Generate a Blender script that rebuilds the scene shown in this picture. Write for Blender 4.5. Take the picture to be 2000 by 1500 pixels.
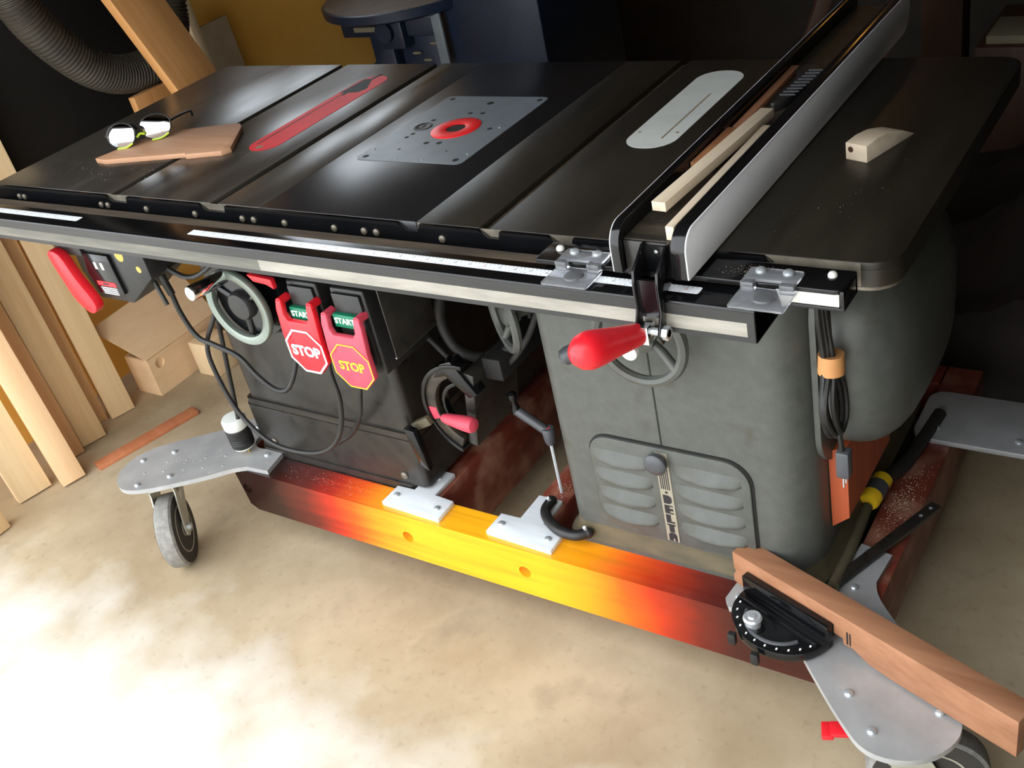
import bpy, bmesh, math, random
from mathutils import Vector, Matrix, Euler
random.seed(7)
for o in list(bpy.data.objects): bpy.data.objects.remove(o)
SC = bpy.context.scene
COL = SC.collection
I = 0.0254            # the scene is laid out in inches; z = 0 is the saw table, the floor is at z = -35
FL = -35.0
def W(p): return Vector((p[0]*I, p[1]*I, (p[2]-FL)*I))
pi = math.pi

# ------------------------------------------------------------------ camera
cd = bpy.data.cameras.new('camera'); cam = bpy.data.objects.new('camera', cd); COL.objects.link(cam)
cam.location = W((57.714, -43.040, 24.651)); cam.rotation_euler = (0.9942, 0.2004, 0.5704)
cd.sensor_width = 36.0; cd.lens = 2078.9/2000*36.0; cd.clip_start = 0.05; cd.clip_end = 100
SC.camera = cam

# ------------------------------------------------------------------ world, exposure
wd = bpy.data.worlds.new('overcast_sky'); SC.world = wd; wd.use_nodes = True
bg = wd.node_tree.nodes['Background']; bg.inputs[0].default_value = (0.93, 0.97, 1.0, 1); bg.inputs[1].default_value = 2.1
SC.view_settings.view_transform = 'Standard'; SC.view_settings.look = 'None'
SC.view_settings.gamma = 1; SC.view_settings.use_curve_mapping = False
SC.view_settings.exposure = 1.22

# ------------------------------------------------------------------ materials
def lin(c):
    return tuple((x/255/12.92 if x/255 <= .04045 else ((x/255+.055)/1.055)**2.4) for x in c)
MATS = {}
def mat(name, c1, c2=None, rough=.5, metal=0., scale=(8, 8, 8), detail=4, lo=.35, hi=.65, bump=0., spec=.5, rvar=0., coat=0., trans=0., ior=1.45, emit=None, estr=0, c3=None, s3=60, t3=(.62, .7)):
    m = bpy.data.materials.new(name); m.use_nodes = True; MATS[name] = m
    nt = m.node_tree; N = nt.nodes; L = nt.links; b = N['Principled BSDF']
    b.inputs['Roughness'].default_value = rough; b.inputs['Metallic'].default_value = metal
    b.inputs['Specular IOR Level'].default_value = spec; b.inputs['Coat Weight'].default_value = coat
    b.inputs['Coat Roughness'].default_value = .12
    b.inputs['Transmission Weight'].default_value = trans; b.inputs['IOR'].default_value = ior
    if emit: b.inputs['Emission Color'].default_value = (*lin(emit), 1); b.inputs['Emission Strength'].default_value = estr
    b.inputs['Base Color'].default_value = (*lin(c1), 1)
    if c2 is None: return m
    tc = N.new('ShaderNodeTexCoord'); mp = N.new('ShaderNodeMapping'); mp.inputs['Scale'].default_value = scale
    nz = N.new('ShaderNodeTexNoise'); nz.inputs['Scale'].default_value = 1; nz.inputs['Detail'].default_value = detail; nz.inputs['Roughness'].default_value = .6
    L.new(tc.outputs['Object'], mp.inputs[0]); L.new(mp.outputs[0], nz.inputs['Vector'])
    rp = N.new('ShaderNodeValToRGB'); rp.color_ramp.elements[0].position = lo; rp.color_ramp.elements[1].position = hi
    rp.color_ramp.elements[0].color = (*lin(c1), 1); rp.color_ramp.elements[1].color = (*lin(c2), 1)
    L.new(nz.outputs['Fac'], rp.inputs[0]); out = rp.outputs[0]
    if c3:
        n3 = N.new('ShaderNodeTexNoise'); n3.inputs['Scale'].default_value = s3; n3.inputs['Detail'].default_value = 5
        L.new(tc.outputs['Object'], n3.inputs['Vector'])
        r3 = N.new('ShaderNodeValToRGB'); r3.color_ramp.elements[0].position = t3[0]; r3.color_ramp.elements[1].position = t3[1]
        L.new(n3.outputs['Fac'], r3.inputs[0])
        mx = N.new('ShaderNodeMixRGB'); mx.inputs[2].default_value = (*lin(c3), 1)
        L.new(r3.outputs[0], mx.inputs[0]); L.new(out, mx.inputs[1]); out = mx.outputs[0]
    L.new(out, b.inputs['Base Color'])
    if rvar:
        mr = N.new('ShaderNodeMapRange'); mr.inputs[3].default_value = rough-rvar; mr.inputs[4].default_value = rough+rvar
        L.new(nz.outputs['Fac'], mr.inputs[0]); L.new(mr.outputs[0], b.inputs['Roughness'])
    if bump:
        bp = N.new('ShaderNodeBump'); bp.inputs['Strength'].default_value = bump; bp.inputs['Distance'].default_value = .002
        L.new(nz.outputs['Fac'], bp.inputs['Height']); L.new(bp.outputs[0], b.inputs['Normal'])
    return m
def wood(name, c1, c2, axis='z', rough=.6, fine=45, long=2.2, bump=.15, **k):
    s = [fine, fine, fine]; s['xyz'.index(axis)] = long
    return mat(name, c1, c2, rough=rough, scale=s, detail=5, bump=bump, lo=.3, hi=.7, **k)

def concrete():
    # stained garage slab; weathered and pitted white towards the doorway, with daylight painted in (y below about -10 inches)
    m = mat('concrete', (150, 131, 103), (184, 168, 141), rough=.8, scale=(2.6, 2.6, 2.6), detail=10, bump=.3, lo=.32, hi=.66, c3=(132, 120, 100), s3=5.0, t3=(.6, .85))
    nt = m.node_tree; N = nt.nodes; L = nt.links; b = N['Principled BSDF']; src = b.inputs['Base Color'].links[0].from_socket
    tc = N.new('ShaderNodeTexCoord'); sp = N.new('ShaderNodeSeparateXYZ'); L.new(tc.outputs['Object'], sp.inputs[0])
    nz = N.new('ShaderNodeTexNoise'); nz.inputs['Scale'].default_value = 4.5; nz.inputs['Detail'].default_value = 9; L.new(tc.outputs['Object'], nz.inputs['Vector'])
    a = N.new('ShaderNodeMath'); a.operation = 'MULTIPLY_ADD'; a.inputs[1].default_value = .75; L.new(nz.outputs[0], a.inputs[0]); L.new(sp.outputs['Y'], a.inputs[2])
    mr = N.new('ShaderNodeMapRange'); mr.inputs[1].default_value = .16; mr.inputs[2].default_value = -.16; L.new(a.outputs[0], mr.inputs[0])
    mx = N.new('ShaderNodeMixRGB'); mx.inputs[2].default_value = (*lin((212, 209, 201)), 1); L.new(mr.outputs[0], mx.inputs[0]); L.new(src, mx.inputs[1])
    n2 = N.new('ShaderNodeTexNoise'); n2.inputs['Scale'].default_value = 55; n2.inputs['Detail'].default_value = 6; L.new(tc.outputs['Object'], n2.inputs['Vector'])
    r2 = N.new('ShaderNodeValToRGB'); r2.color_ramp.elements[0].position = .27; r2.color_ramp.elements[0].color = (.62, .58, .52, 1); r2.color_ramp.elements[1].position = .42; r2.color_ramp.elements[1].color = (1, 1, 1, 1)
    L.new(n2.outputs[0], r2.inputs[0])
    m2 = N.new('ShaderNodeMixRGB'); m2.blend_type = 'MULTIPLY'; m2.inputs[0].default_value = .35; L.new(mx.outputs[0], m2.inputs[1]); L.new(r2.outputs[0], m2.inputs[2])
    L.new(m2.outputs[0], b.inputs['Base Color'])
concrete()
mat('ochre', (246, 186, 84), (250, 196, 98), rough=.6, scale=(5, 5, 5))
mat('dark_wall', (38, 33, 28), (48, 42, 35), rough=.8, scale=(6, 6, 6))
mat('blocker_pale', (206, 198, 184), (216, 208, 194), rough=.7, scale=(3, 3, 30))  # pale colour for the added outside wall, so it bounces daylight
mat('ceiling_mat', (90, 80, 68), (104, 92, 78), rough=.9)
mat('black_void', (15, 14, 13), (19, 18, 16), rough=.7, scale=(6, 6, 6))
mat('black_paint', (33, 31, 29), (45, 42, 38), rough=.3, scale=(30, 30, 30), rvar=.1, c3=(58, 50, 40), s3=210, t3=(.68, .76))
mat('black_gloss', (11, 12, 14), (16, 16, 18), rough=.14, scale=(12, 12, 12), rvar=.06, c3=(60, 52, 42), s3=300, t3=(.7, .76))
mat('black_dusty', (30, 27, 24), (66, 57, 46), rough=.5, scale=(3, 40, 40), detail=7, c3=(110, 95, 74), s3=350, t3=(.66, .74))
mat('black_plastic', (24, 24, 25), (34, 33, 33), rough=.42, scale=(50, 50, 50), rvar=.08)
mat('rubber', (34, 33, 33), (44, 42, 41), rough=.6, scale=(60, 60, 60))
mat('cord_black', (26, 26, 26), (36, 35, 34), rough=.45, scale=(50, 50, 50))
mat('cast_iron_black', (50, 46, 42), (68, 64, 58), rough=.3, metal=.1, spec=.9, scale=(22, 2.5, 22), detail=7, rvar=.1, bump=.03, c3=(86, 78, 66), s3=14, t3=(.6, .8))
mat('cast_iron_brown', (32, 29, 24), (45, 40, 32), rough=.38, metal=.1, scale=(24, 2.5, 24), detail=7, rvar=.12, bump=.03, c3=(84, 74, 58), s3=160, t3=(.68, .78))
mat('iron_edge', (96, 90, 80), (132, 124, 110), rough=.45, metal=.5, scale=(30, 30, 30))
mat('phenolic', (23, 24, 27), (27, 28, 31), spec=.8, rough=.28, scale=(14, 14, 14))
mat('slot_dark', (14, 13, 12), (20, 18, 16), rough=.6)
mat('red_insert', (206, 26, 36), (220, 32, 42), spec=.25, rough=.5, scale=(20, 20, 20))
mat('red_plastic', (206, 26, 38), (216, 34, 46), rough=.35, scale=(20, 20, 20))
mat('red_faded', (190, 60, 78), (202, 70, 88), rough=.5, scale=(20, 20, 20))
mat('red_ring', (236, 30, 34), (244, 40, 42), rough=.35)
mat('white_insert', (196, 200, 196), (212, 215, 210), rough=.35, scale=(10, 10, 10))
mat('kerf_brown', (120, 108, 84), (146, 134, 110), rough=.7, scale=(30, 8, 30))
mat('plate_grey', (104, 112, 119), (113, 121, 127), rough=.35, scale=(20, 20, 20))
mat('white_laminate', (228, 230, 236), (234, 236, 241), rough=.3, scale=(5, 5, 5))
mat('white_pad', (214, 212, 206), (224, 222, 216), rough=.5)
mat('aluminium', (216, 222, 228), (230, 235, 240), rough=.42, metal=.12, scale=(6, 50, 50), detail=6, rvar=.08)
mat('brushed_plate', (160, 161, 163), (178, 179, 180), rough=.38, metal=.35, scale=(14, 14, 14), detail=7, rvar=.1, c3=(215, 212, 205), s3=220, t3=(.72, .76))
mat('zinc', (186, 194, 200), (204, 210, 214), rough=.22, metal=.6, scale=(40, 40, 40))
mat('bright_rod', (196, 200, 206), (210, 214, 218), rough=.25, metal=.3)
mat('chrome', (226, 228, 228), (232, 234, 234), rough=.07, metal=1.)
mat('rim_metal', (116, 126, 118), (128, 138, 130), rough=.25, metal=.45, scale=(10, 10, 10))
mat('dust_film', (58, 50, 42), (94, 80, 64), rough=.75, scale=(4, 40, 40), detail=8)
mat('strip_dull', (76, 76, 70), (108, 105, 97), rough=.45, metal=.2, scale=(4, 60, 60), detail=6)
mat('steel_strip', (132, 128, 120), (156, 152, 143), rough=.5, metal=.25, scale=(10, 60, 60), detail=6, c3=(120, 100, 84), s3=26, t3=(.64, .76))
mat('tube_face', (33, 33, 33), (41, 40, 39), rough=.42, scale=(10, 60, 60), detail=6)
mat('tape_white', (242, 247, 252), (246, 250, 254), rough=.35)
mat('ink_black', (30, 30, 34)); mat('ink_red', (206, 40, 50)); mat('ink_white', (244, 244, 244)); mat('ink_yellow', (244, 196, 40))
mat('start_green', (0, 104, 74), (4, 112, 80), rough=.4)
mat('delta_grey', (72, 74, 70), (80, 82, 78), rough=.42, scale=(40, 40, 40), detail=6, rvar=.06, bump=.04, c3=(66, 63, 54), s3=18, t3=(.6, .76))
mat('delta_rust', (74, 70, 54), (94, 84, 64), rough=.6, scale=(14, 14, 40), detail=7)
mat('ball_grey', (64, 66, 70), (74, 76, 80), rough=.35)
mat('nameplate', (158, 152, 137), (170, 164, 149), rough=.35, metal=.5)
wood('maroon_beam', (92, 38, 28), (122, 60, 46), axis='y', rough=.38, fine=30, c3=(176, 138, 116), s3=14, t3=(.46, .9))
wood('maroon_clean', (92, 34, 24), (118, 52, 38), axis='y', rough=.4, fine=30)
wood('orange_block', (156, 70, 38), (182, 88, 52), axis='z')
wood('maple', (196, 178, 153), (215, 199, 176), axis='x', fine=55, long=4)
wood('cherry', (134, 90, 62), (160, 113, 83), axis='x', fine=45, long=3)
wood('walnut_bit', (128, 76, 48), (176, 124, 84), axis='x', fine=60, long=10)
wood('ply', (172, 128, 98), (192, 148, 116), axis='x', fine=40, long=4)
wood('pine', (230, 196, 148), (242, 214, 170), axis='z')
wood('fir', (232, 190, 146), (244, 208, 166), axis='z')
wood('pale_oak', (224, 196, 154), (238, 214, 176), axis='z')
wood('brown_board', (202, 156, 108), (220, 178, 130), axis='z')
wood('grey_board', (208, 174, 128), (228, 198, 154), axis='z')
wood('plank_tan', (176, 124, 70), (206, 152, 96), axis='z', fine=34)
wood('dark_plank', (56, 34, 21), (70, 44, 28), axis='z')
wood('red_strip', (176, 106, 70), (196, 126, 88), axis='y')
mat('pale_ply', (196, 178, 146), (206, 190, 160), rough=.6, scale=(20, 20, 20))
mat('cardboard', (228, 194, 152), (236, 204, 164), rough=.8, scale=(9, 9, 30), detail=5)
mat('hose_grey', (54, 49, 41), (66, 60, 50), rough=.5, scale=(20, 20, 20))
mat('blue_paint', (20, 32, 50), (27, 39, 58), rough=.4, scale=(14, 14, 14), c3=(60, 56, 44), s3=90, t3=(.64, .76))
mat('machine_iron', (92, 80, 72), (106, 94, 84), rough=.5, scale=(10, 10, 10))
mat('tyre', (118, 116, 113), (140, 138, 134), rough=.75, scale=(80, 80, 80), bump=.2)
mat('tyre_side', (48, 47, 46), (58, 56, 54), rough=.6, scale=(40, 40, 40))
mat('wheel_core', (150, 146, 136), (164, 160, 150), rough=.45, scale=(30, 30, 30))
mat('fork_zinc', (178, 178, 166), (196, 196, 186), rough=.34, metal=.4, scale=(30, 30, 30))
mat('sticker_grey', (120, 112, 92), (150, 142, 120), rough=.5, scale=(60, 60, 60))
mat('yellow_plug', (226, 184, 28), (236, 196, 40), rough=.45)
mat('brass', (196, 158, 84), (206, 170, 96), rough=.25, metal=1.)
mat('mirror_lens', (222, 226, 230), (228, 232, 236), rough=.05, metal=1.)
mat('lime', (176, 206, 40), (186, 214, 52), rough=.4)
mat('leather_tan', (196, 138, 84), (206, 150, 96), rough=.6)
mat('acrylic', (235, 237, 242), rough=.08, trans=.88, ior=1.4)
mat('window_glass', (235, 240, 245), rough=.02, trans=1., ior=1.1)
mat('fill_dark', (24, 19, 16), (34, 27, 23), rough=.8, scale=(5, 5, 5))
mat('paper_pale', (110, 103, 84), (122, 114, 94), rough=.8)
mat('bulb_glow', (255, 190, 90), rough=.5, emit=(255, 176, 70), estr=7)

def sunburst():
    m = mat('sunburst', (200, 40, 10), (210, 50, 12), rough=.3, coat=.3, spec=.4)
    nt = m.node_tree; N = nt.nodes; L = nt.links; b = N['Principled BSDF']
    tc = N.new('ShaderNodeTexCoord'); sp = N.new('ShaderNodeSeparateXYZ'); L.new(tc.outputs['Object'], sp.inputs[0])
    mp = N.new('ShaderNodeMapping'); mp.inputs['Scale'].default_value = (3, 60, 60)
    nz = N.new('ShaderNodeTexNoise'); nz.inputs['Scale'].default_value = 1; nz.inputs['Detail'].default_value = 6
    L.new(tc.outputs['Object'], mp.inputs[0]); L.new(mp.outputs[0], nz.inputs['Vector'])
    n2 = N.new('ShaderNodeTexNoise'); n2.inputs['Scale'].default_value = 9; L.new(tc.outputs['Object'], n2.inputs['Vector'])
    a = N.new('ShaderNodeMath'); a.operation = 'MULTIPLY_ADD'; a.inputs[1].default_value = .05; L.new(nz.outputs[0], a.inputs[0]); L.new(sp.outputs['X'], a.inputs[2])
    a2 = N.new('ShaderNodeMath'); a2.operation = 'MULTIPLY_ADD'; a2.inputs[1].default_value = .06; L.new(n2.outputs[0], a2.inputs[0]); L.new(a.outputs[0], a2.inputs[2])
    x0, x1 = -14, 42
    mr = N.new('ShaderNodeMapRange'); mr.inputs[1].default_value = (x0-14)*I+.055; mr.inputs[2].default_value = (x1-14)*I+.055; L.new(a2.outputs[0], mr.inputs[0])
    rp = N.new('ShaderNodeValToRGB'); L.new(mr.outputs[0], rp.inputs[0]); cr = rp.color_ramp
    st = [(-13.5, (30, 17, 14)), (-7.5, (42, 20, 16)), (-3.6, (94, 28, 20)), (-.6, (180, 40, 18)), (1.6, (226, 84, 16)), (4.0, (238, 142, 20)), (8, (246, 172, 28)), (19.5, (246, 172, 28)), (23.5, (240, 148, 20)), (26.5, (226, 88, 16)), (29, (180, 48, 18)), (31.8, (104, 30, 20)), (34.5, (62, 22, 18)), (41, (60, 22, 18))]
    while len(cr.elements) < len(st): cr.elements.new(.5)
    for e, (x, c) in zip(cr.elements, st): e.position = (x-x0)/(x1-x0); e.color = (*lin(c), 1)
    dk = N.new('ShaderNodeMixRGB'); dk.blend_type = 'MULTIPLY'; dk.inputs[0].default_value = .5
    r2 = N.new('ShaderNodeValToRGB'); r2.color_ramp.elements[0].position = .3; r2.color_ramp.elements[0].color = (.55, .5, .45, 1); r2.color_ramp.elements[1].position = .55
    L.new(nz.outputs[0], r2.inputs[0]); L.new(rp.outputs[0], dk.inputs[1]); L.new(r2.outputs[0], dk.inputs[2])
    L.new(dk.outputs[0], b.inputs['Base Color'])
sunburst()

# ------------------------------------------------------------------ geometry helpers (inches)
def catmull(P, n=6, closed=False):
    P = [Vector(p) for p in P]; out = []; k = len(P)
    rng = range(k if closed else k-1)
    for i in rng:
        a = P[(i-1) % k] if (closed or i > 0) else P[0]; b = P[i]; c = P[(i+1) % k]; d = P[(i+2) % k] if (closed or i+2 < k) else P[-1]
        for j in range(n):
            t = j/n; out.append(.5*((2*b)+(-a+c)*t+(2*a-5*b+4*c-d)*t*t+(-a+3*b-3*c+d)*t**3))
    if not closed: out.append(P[-1].copy())
    return out
def rrect(x0, x1, y0, y1, r, n=6):
    if not isinstance(r, (list, tuple)): r = [r]*4
    P = []
    for (cx, cy, a0, rr) in ((x0, y0, pi, r[0]), (x1, y0, 1.5*pi, r[1]), (x1, y1, 0, r[2]), (x0, y1, .5*pi, r[3])):
        sx = 1 if cx == x0 else -1; sy = 1 if cy == y0 else -1
        if rr <= 0: P.append((cx, cy)); continue
        for j in range(n+1):
            a = a0+j/n*pi/2; P.append((cx+sx*rr+rr*math.cos(a), cy+sy*rr+rr*math.sin(a)))
    return P
def circ(cx, cy, r, n=20, a0=0): return [(cx+r*math.cos(a0+2*pi*i/n), cy+r*math.sin(a0+2*pi*i/n)) for i in range(n)]
def basis(d):
    d = Vector(d).normalized(); u = d.cross(Vector((0, 0, 1)))
    if u.length < 1e-3: u = d.cross(Vector((1, 0, 0)))
    u.normalize(); return u, d.cross(u).normalized(), d
class G:
    def __init__(s): s.bm = bmesh.new()
    def mark(s): return len(s.bm.verts)
    def xf(s, M, k=0):
        s.bm.verts.ensure_lookup_table()
        for v in s.bm.verts[k:]: v.co = M @ v.co
        return s
    def box(s, x0, x1, y0, y1, z0, z1, b=0, seg=2):
        r = bmesh.ops.create_cube(s.bm, size=1)['verts']
        for v in r: v.co = Vector(((x0+x1)/2+v.co.x*(x1-x0), (y0+y1)/2+v.co.y*(y1-y0), (z0+z1)/2+v.co.z*(z1-z0)))
        if b:
            es = list({e for v in r for e in v.link_edges}); bmesh.ops.bevel(s.bm, geom=es, offset=b, segments=seg, affect='EDGES', profile=.5)
        return s
    def prism(s, pts, ax, a0, a1, holes=(), b=0):
        mk = {'z': lambda p, a: (p[0], p[1], a), 'y': lambda p, a: (p[0], a, p[1]), 'x': lambda p, a: (a, p[0], p[1])}[ax]
        bm2 = bmesh.new()
        if not holes:
            V = [bm2.verts.new(mk(p, a0)) for p in pts]; f = bm2.faces.new(V)
            e = bmesh.ops.extrude_face_region(bm2, geom=[f])
            for v in e['geom']:
                if isinstance(v, bmesh.types.BMVert): v.co = Vector(mk((0, 0), a1-a0))+v.co if ax != 'z' else v.co+Vector((0, 0, a1-a0))
        else:
            caps = []
            for a in (a0, a1):
                es = []; loops = []
                for lp in [pts, *holes]:
                    V = [bm2.verts.new(mk(p, a)) for p in lp]; loops.append(V)
                    es += [bm2.edges.new((V[i], V[(i+1) % len(V)])) for i in range(len(V))]
                bmesh.ops.triangle_fill(bm2, use_beauty=True, edges=es); caps.append(loops)
            for A, B in zip(*caps):
                for i in range(len(A)): bm2.faces.new((A[i], A[(i+1) % len(A)], B[(i+1) % len(A)], B[i]))
        bmesh.ops.recalc_face_normals(bm2, faces=bm2.faces)
        if b:
            es = [e for e in bm2.edges if len(e.link_faces) == 2 and e.calc_face_angle(0) > .6]
            bmesh.ops.bevel(bm2, geom=es, offset=b, segments=2, affect='EDGES', profile=.5)
        me = bpy.data.meshes.new('tmp'); bm2.to_mesh(me); bm2.free(); s.bm.from_mesh(me); bpy.data.meshes.remove(me)
        return s
    def rings(s, R, closed=False, caps=True):
        V = [[s.bm.verts.new(p) for p in r] for r in R]; n = len(V[0])
        for i in range(len(V)-(0 if closed else 1)):
            A = V[i]; B = V[(i+1) % len(V)]
            for j in range(n): s.bm.faces.new((A[j], A[(j+1) % n], B[(j+1) % n], B[j]))
        if caps and not closed:
            s.bm.faces.new(V[0][::-1]); s.bm.faces.new(V[-1])
        return s
    def lathe(s, p0, d, prof, n=24, closed=False):
        u, v, d = basis(d); p0 = Vector(p0)
        return s.rings([[p0+d*t+(u*math.cos(2*pi*j/n)+v*math.sin(2*pi*j/n))*max(r, 1e-4) for j in range(n)] for t, r in prof], closed, not closed)
    def cyl(s, p0, p1, r0, r1=None, n=20):
        d = Vector(p1)-Vector(p0); return s.lathe(p0, d, [(0, r0), (d.length, r0 if r1 is None else r1)], n)
    def tube(s, path, r, n=8, sm=5, closed=False, rf=None):
        P = catmull(path, sm, closed) if sm else [Vector(p) for p in path]
        k = len(P); R = []; up = None
        for i in range(k):
            a = P[(i-1) % k] if (closed or i) else P[0]; b = P[(i+1) % k] if (closed or i < k-1) else P[-1]
            d = (b-a).normalized()
            if up is None: up = basis(d)[0]
            up = (up-d*up.dot(d)).normalized(); w = d.cross(up); rr = rf(i) if rf else r
            R.append([P[i]+(up*math.cos(2*pi*j/n)+w*math.sin(2*pi*j/n))*rr for j in range(n)])
        return s.rings(R, closed, not closed)
    def ell(s, c, a, b, cc, n=20, m=12, e=1., half=None):
        f = lambda x: math.copysign(abs(x)**e, x)
        R = []
        for i in range(m+1):
            th = -pi/2+pi*i/m; R.append([Vector((c[0]+a*f(math.sin(th)), c[1]+b*f(max(math.cos(th), 1e-3))*f(math.cos(2*pi*j/n)), c[2]+cc*f(max(math.cos(th), 1e-3))*f(math.sin(2*pi*j/n)))) for j in range(n)])
        return s.rings(R)
def mesh_of(g, name, m, off=Vector((0, 0, 0)), smooth=True, world=True):
    me = bpy.data.meshes.new(name)
    for v in g.bm.verts: v.co = (W(v.co) if world else v.co*I)-off
    bmesh.ops.recalc_face_normals(g.bm, faces=g.bm.faces)
    g.bm.to_mesh(me); g.bm.free()
    if smooth:
        me.polygons.foreach_set('use_smooth', [True]*len(me.polygons)); me.set_sharp_from_angle(angle=math.radians(38))
    me.materials.append(MATS[m]); return me
def tag(o, label, cat, group=None):
    o['label'] = label; o['category'] = cat
    if group: o['group'] = group
    return o
def root_loc(p):
    while p.parent: p = p.parent
    return p.location.copy()
def obj(name, g, m, parent=None, at=None, label=None, kind=None, smooth=True):
    """one mesh object; a part shares its thing's origin, a single-mesh thing takes its own origin `at`"""
    off = root_loc(parent) if parent else (W(at) if at else Vector((0, 0, 0)))
    o = bpy.data.objects.new(name, mesh_of(g, name, m, off, smooth)); COL.objects.link(o)
    if parent: o.parent = parent
    else: o.location = off
    if label: o['label'] = label
    if kind: o['kind'] = kind
    return o
def piece(name, me, parent, loc, rot=(0, 0, 0)):
    o = bpy.data.objects.new(name, me); COL.objects.link(o); o.parent = parent
    o.location = W(loc)-root_loc(parent); o.rotation_euler = rot; return o
def thing(name, label, cat, at, group=None):
    e = bpy.data.objects.new(name, None); COL.objects.link(e); e.location = W(at); e.empty_display_size = .05
    return tag(e, label, cat, group)
def struct(name, g, m, parent=None):
    o = obj(name, g, m, parent)
    if not parent: o['kind'] = 'structure'
    return o
def text(s, size, M, align='CENTER', fat=0):
    c = bpy.data.curves.new('t', 'FONT'); c.body = s; c.size = size; c.align_x = align; c.align_y = 'CENTER'; c.resolution_u = 3; c.offset = fat; c.extrude = .006
    o = bpy.data.objects.new('t', c); me = bpy.data.meshes.new_from_object(o)
    g = G(); g.bm.from_mesh(me); bpy.data.objects.remove(o); bpy.data.curves.remove(c); bpy.data.meshes.remove(me)
    return g.xf(M)
def join(*gs):
    g = gs[0]
    for h in gs[1:]:
        me = bpy.data.meshes.new('j'); h.bm.to_mesh(me); h.bm.free(); g.bm.from_mesh(me); bpy.data.meshes.remove(me)
    return g
MX = lambda x, y, z: Matrix(((x[0], y[0], z[0], 0), (x[1], y[1], z[1], 0), (x[2], y[2], z[2], 0), (0, 0, 0, 1)))
FRONT = MX((1, 0, 0), (0, 0, 1), (0, -1, 0))          # text standing in the xz plane, read from -y
TR = Matrix.Translation
def rot_about(p, ang, ax): return TR(Vector(p)) @ Matrix.Rotation(ang, 4, ax) @ TR(-Vector(p))

# shared small pieces
def bolt_mesh(name, r, h, m='zinc'):
    g = G(); g.lathe((0, 0, 0), (0, 0, 1), [(0, r*1.0), (h*.45, r), (h*.85, r*.72), (h, r*.3), (h, 0)], 14); return mesh_of(g, name, m, world=False)
BOLT = bolt_mesh('bolt_head', .27, .2)
SCREW = bolt_mesh('screw_head', .2, .16)

# ================================================================== the setting
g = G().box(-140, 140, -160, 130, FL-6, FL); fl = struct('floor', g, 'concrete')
g = G(); X0, X1 = -60, -53
g.box(X0, X1, -14, 50, FL, 61).box(X0, X1, 86, 130, FL, 61).box(X0, X1, 50, 86, FL, 12).box(X0, X1, 50, 86, 40, 61)
struct('wall_left', g, 'ochre')
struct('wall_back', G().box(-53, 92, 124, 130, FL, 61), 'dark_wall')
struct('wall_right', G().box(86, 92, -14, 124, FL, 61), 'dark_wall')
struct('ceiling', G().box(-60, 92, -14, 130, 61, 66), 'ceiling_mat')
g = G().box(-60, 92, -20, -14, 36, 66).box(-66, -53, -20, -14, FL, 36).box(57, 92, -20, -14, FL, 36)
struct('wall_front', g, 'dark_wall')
wn = struct('window_1', G().box(-59, -54, 50, 86, 12, 13.5).box(-59, -54, 50, 86, 38.5, 40).box(-59, -54, 50, 51.5, 13.5, 38.5).box(-59, -54, 84.5, 86, 13.5, 38.5).box(-58, -55, 67.4, 68.6, 13.5, 38.5), 'white_pad')
for a, b in ((51.5, 67.4), (68.6, 84.5)): obj('pane', G().box(-56.6, -56.5, a, b, 13.5, 38.5), 'window_glass', wn)
struct('wall_blocker', G().box(72, 78, -150, -20, FL, 75), 'blocker_pale')  # unseen wall added outside the door to block sky light on the right

# ================================================================== mobile base
MB = thing('mobile_base', 'wooden mobile base with yellow-to-black sunburst front beam on casters', 'mobile base', (14, 12, FL))
zb, bh = -26.4, 4.5; yb0, yb1 = .43, 3.04
out = [(-12.3, zb), (42.6, zb), (42.6, zb-bh), (-11.0, zb-bh), (-11.8, zb-bh+.5)]
holes = [circ(x, -28.6, .52, 20) for x in (-11.35, 7.02, 18.14)]
fb = obj('front_beam', G().prism(out, 'y', yb0, yb1, holes, 0), 'sunburst', MB, label='front beam with sunburst finish, yellow in the middle and black ends')
for x in (-11.35, 7.02, 18.14): obj('plug', G().cyl((x, yb0+.8, -28.6), (x, yb1-.1, -28.6), .53), 'pale_oak', fb)
for x0, x1, y0, y1 in ((-15.0, -12.4, 3.1, 31), (40.1, 42.7, 3.1, 31)):
    obj('side_beam', G().box(x0, x1, y0, y1, zb-bh, zb, .08), 'maroon_beam', MB)
for x0, x1 in ((6.55, 8.85), (16.5, 18.9)):
    obj('cross_rail', G().box(x0, x1, 3.1, 28.4, zb-6, zb, .1), 'maroon_beam', MB)
obj('back_beam', G().box(-12.3, 40, 28.5, 31, zb-bh, zb, .08), 'maroon_clean', MB)
obj('saw_shelf', G().box(-12.3, 6.5, 3.2, 28.3, -30.9, -30.2), 'maroon_clean', MB)
obj('saw_shelf', G().box(18.95, 40, 3.2, 28.3, -30.9, -30.2), 'maroon_clean', MB)
for tx in (4.75, 14.9):
    o_ = [(0, .95), (5.8, .75), (5.75, 2.95), (3.82, 3.1), (3.82, 5.85), (1.75, 5.85), (1.75, 3.1), (.05, 3.05)]
    tp = obj('tee_plate', G().prism([(tx+x, y) for x, y in o_], 'z', zb, zb+.42, (), .06), 'aluminium', MB)
    for x, y in ((.75, 2.0), (5.0, 1.75), (2.9, 4.9)): piece('bolt', BOLT, tp, (tx+x, y, zb+.42))
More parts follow.
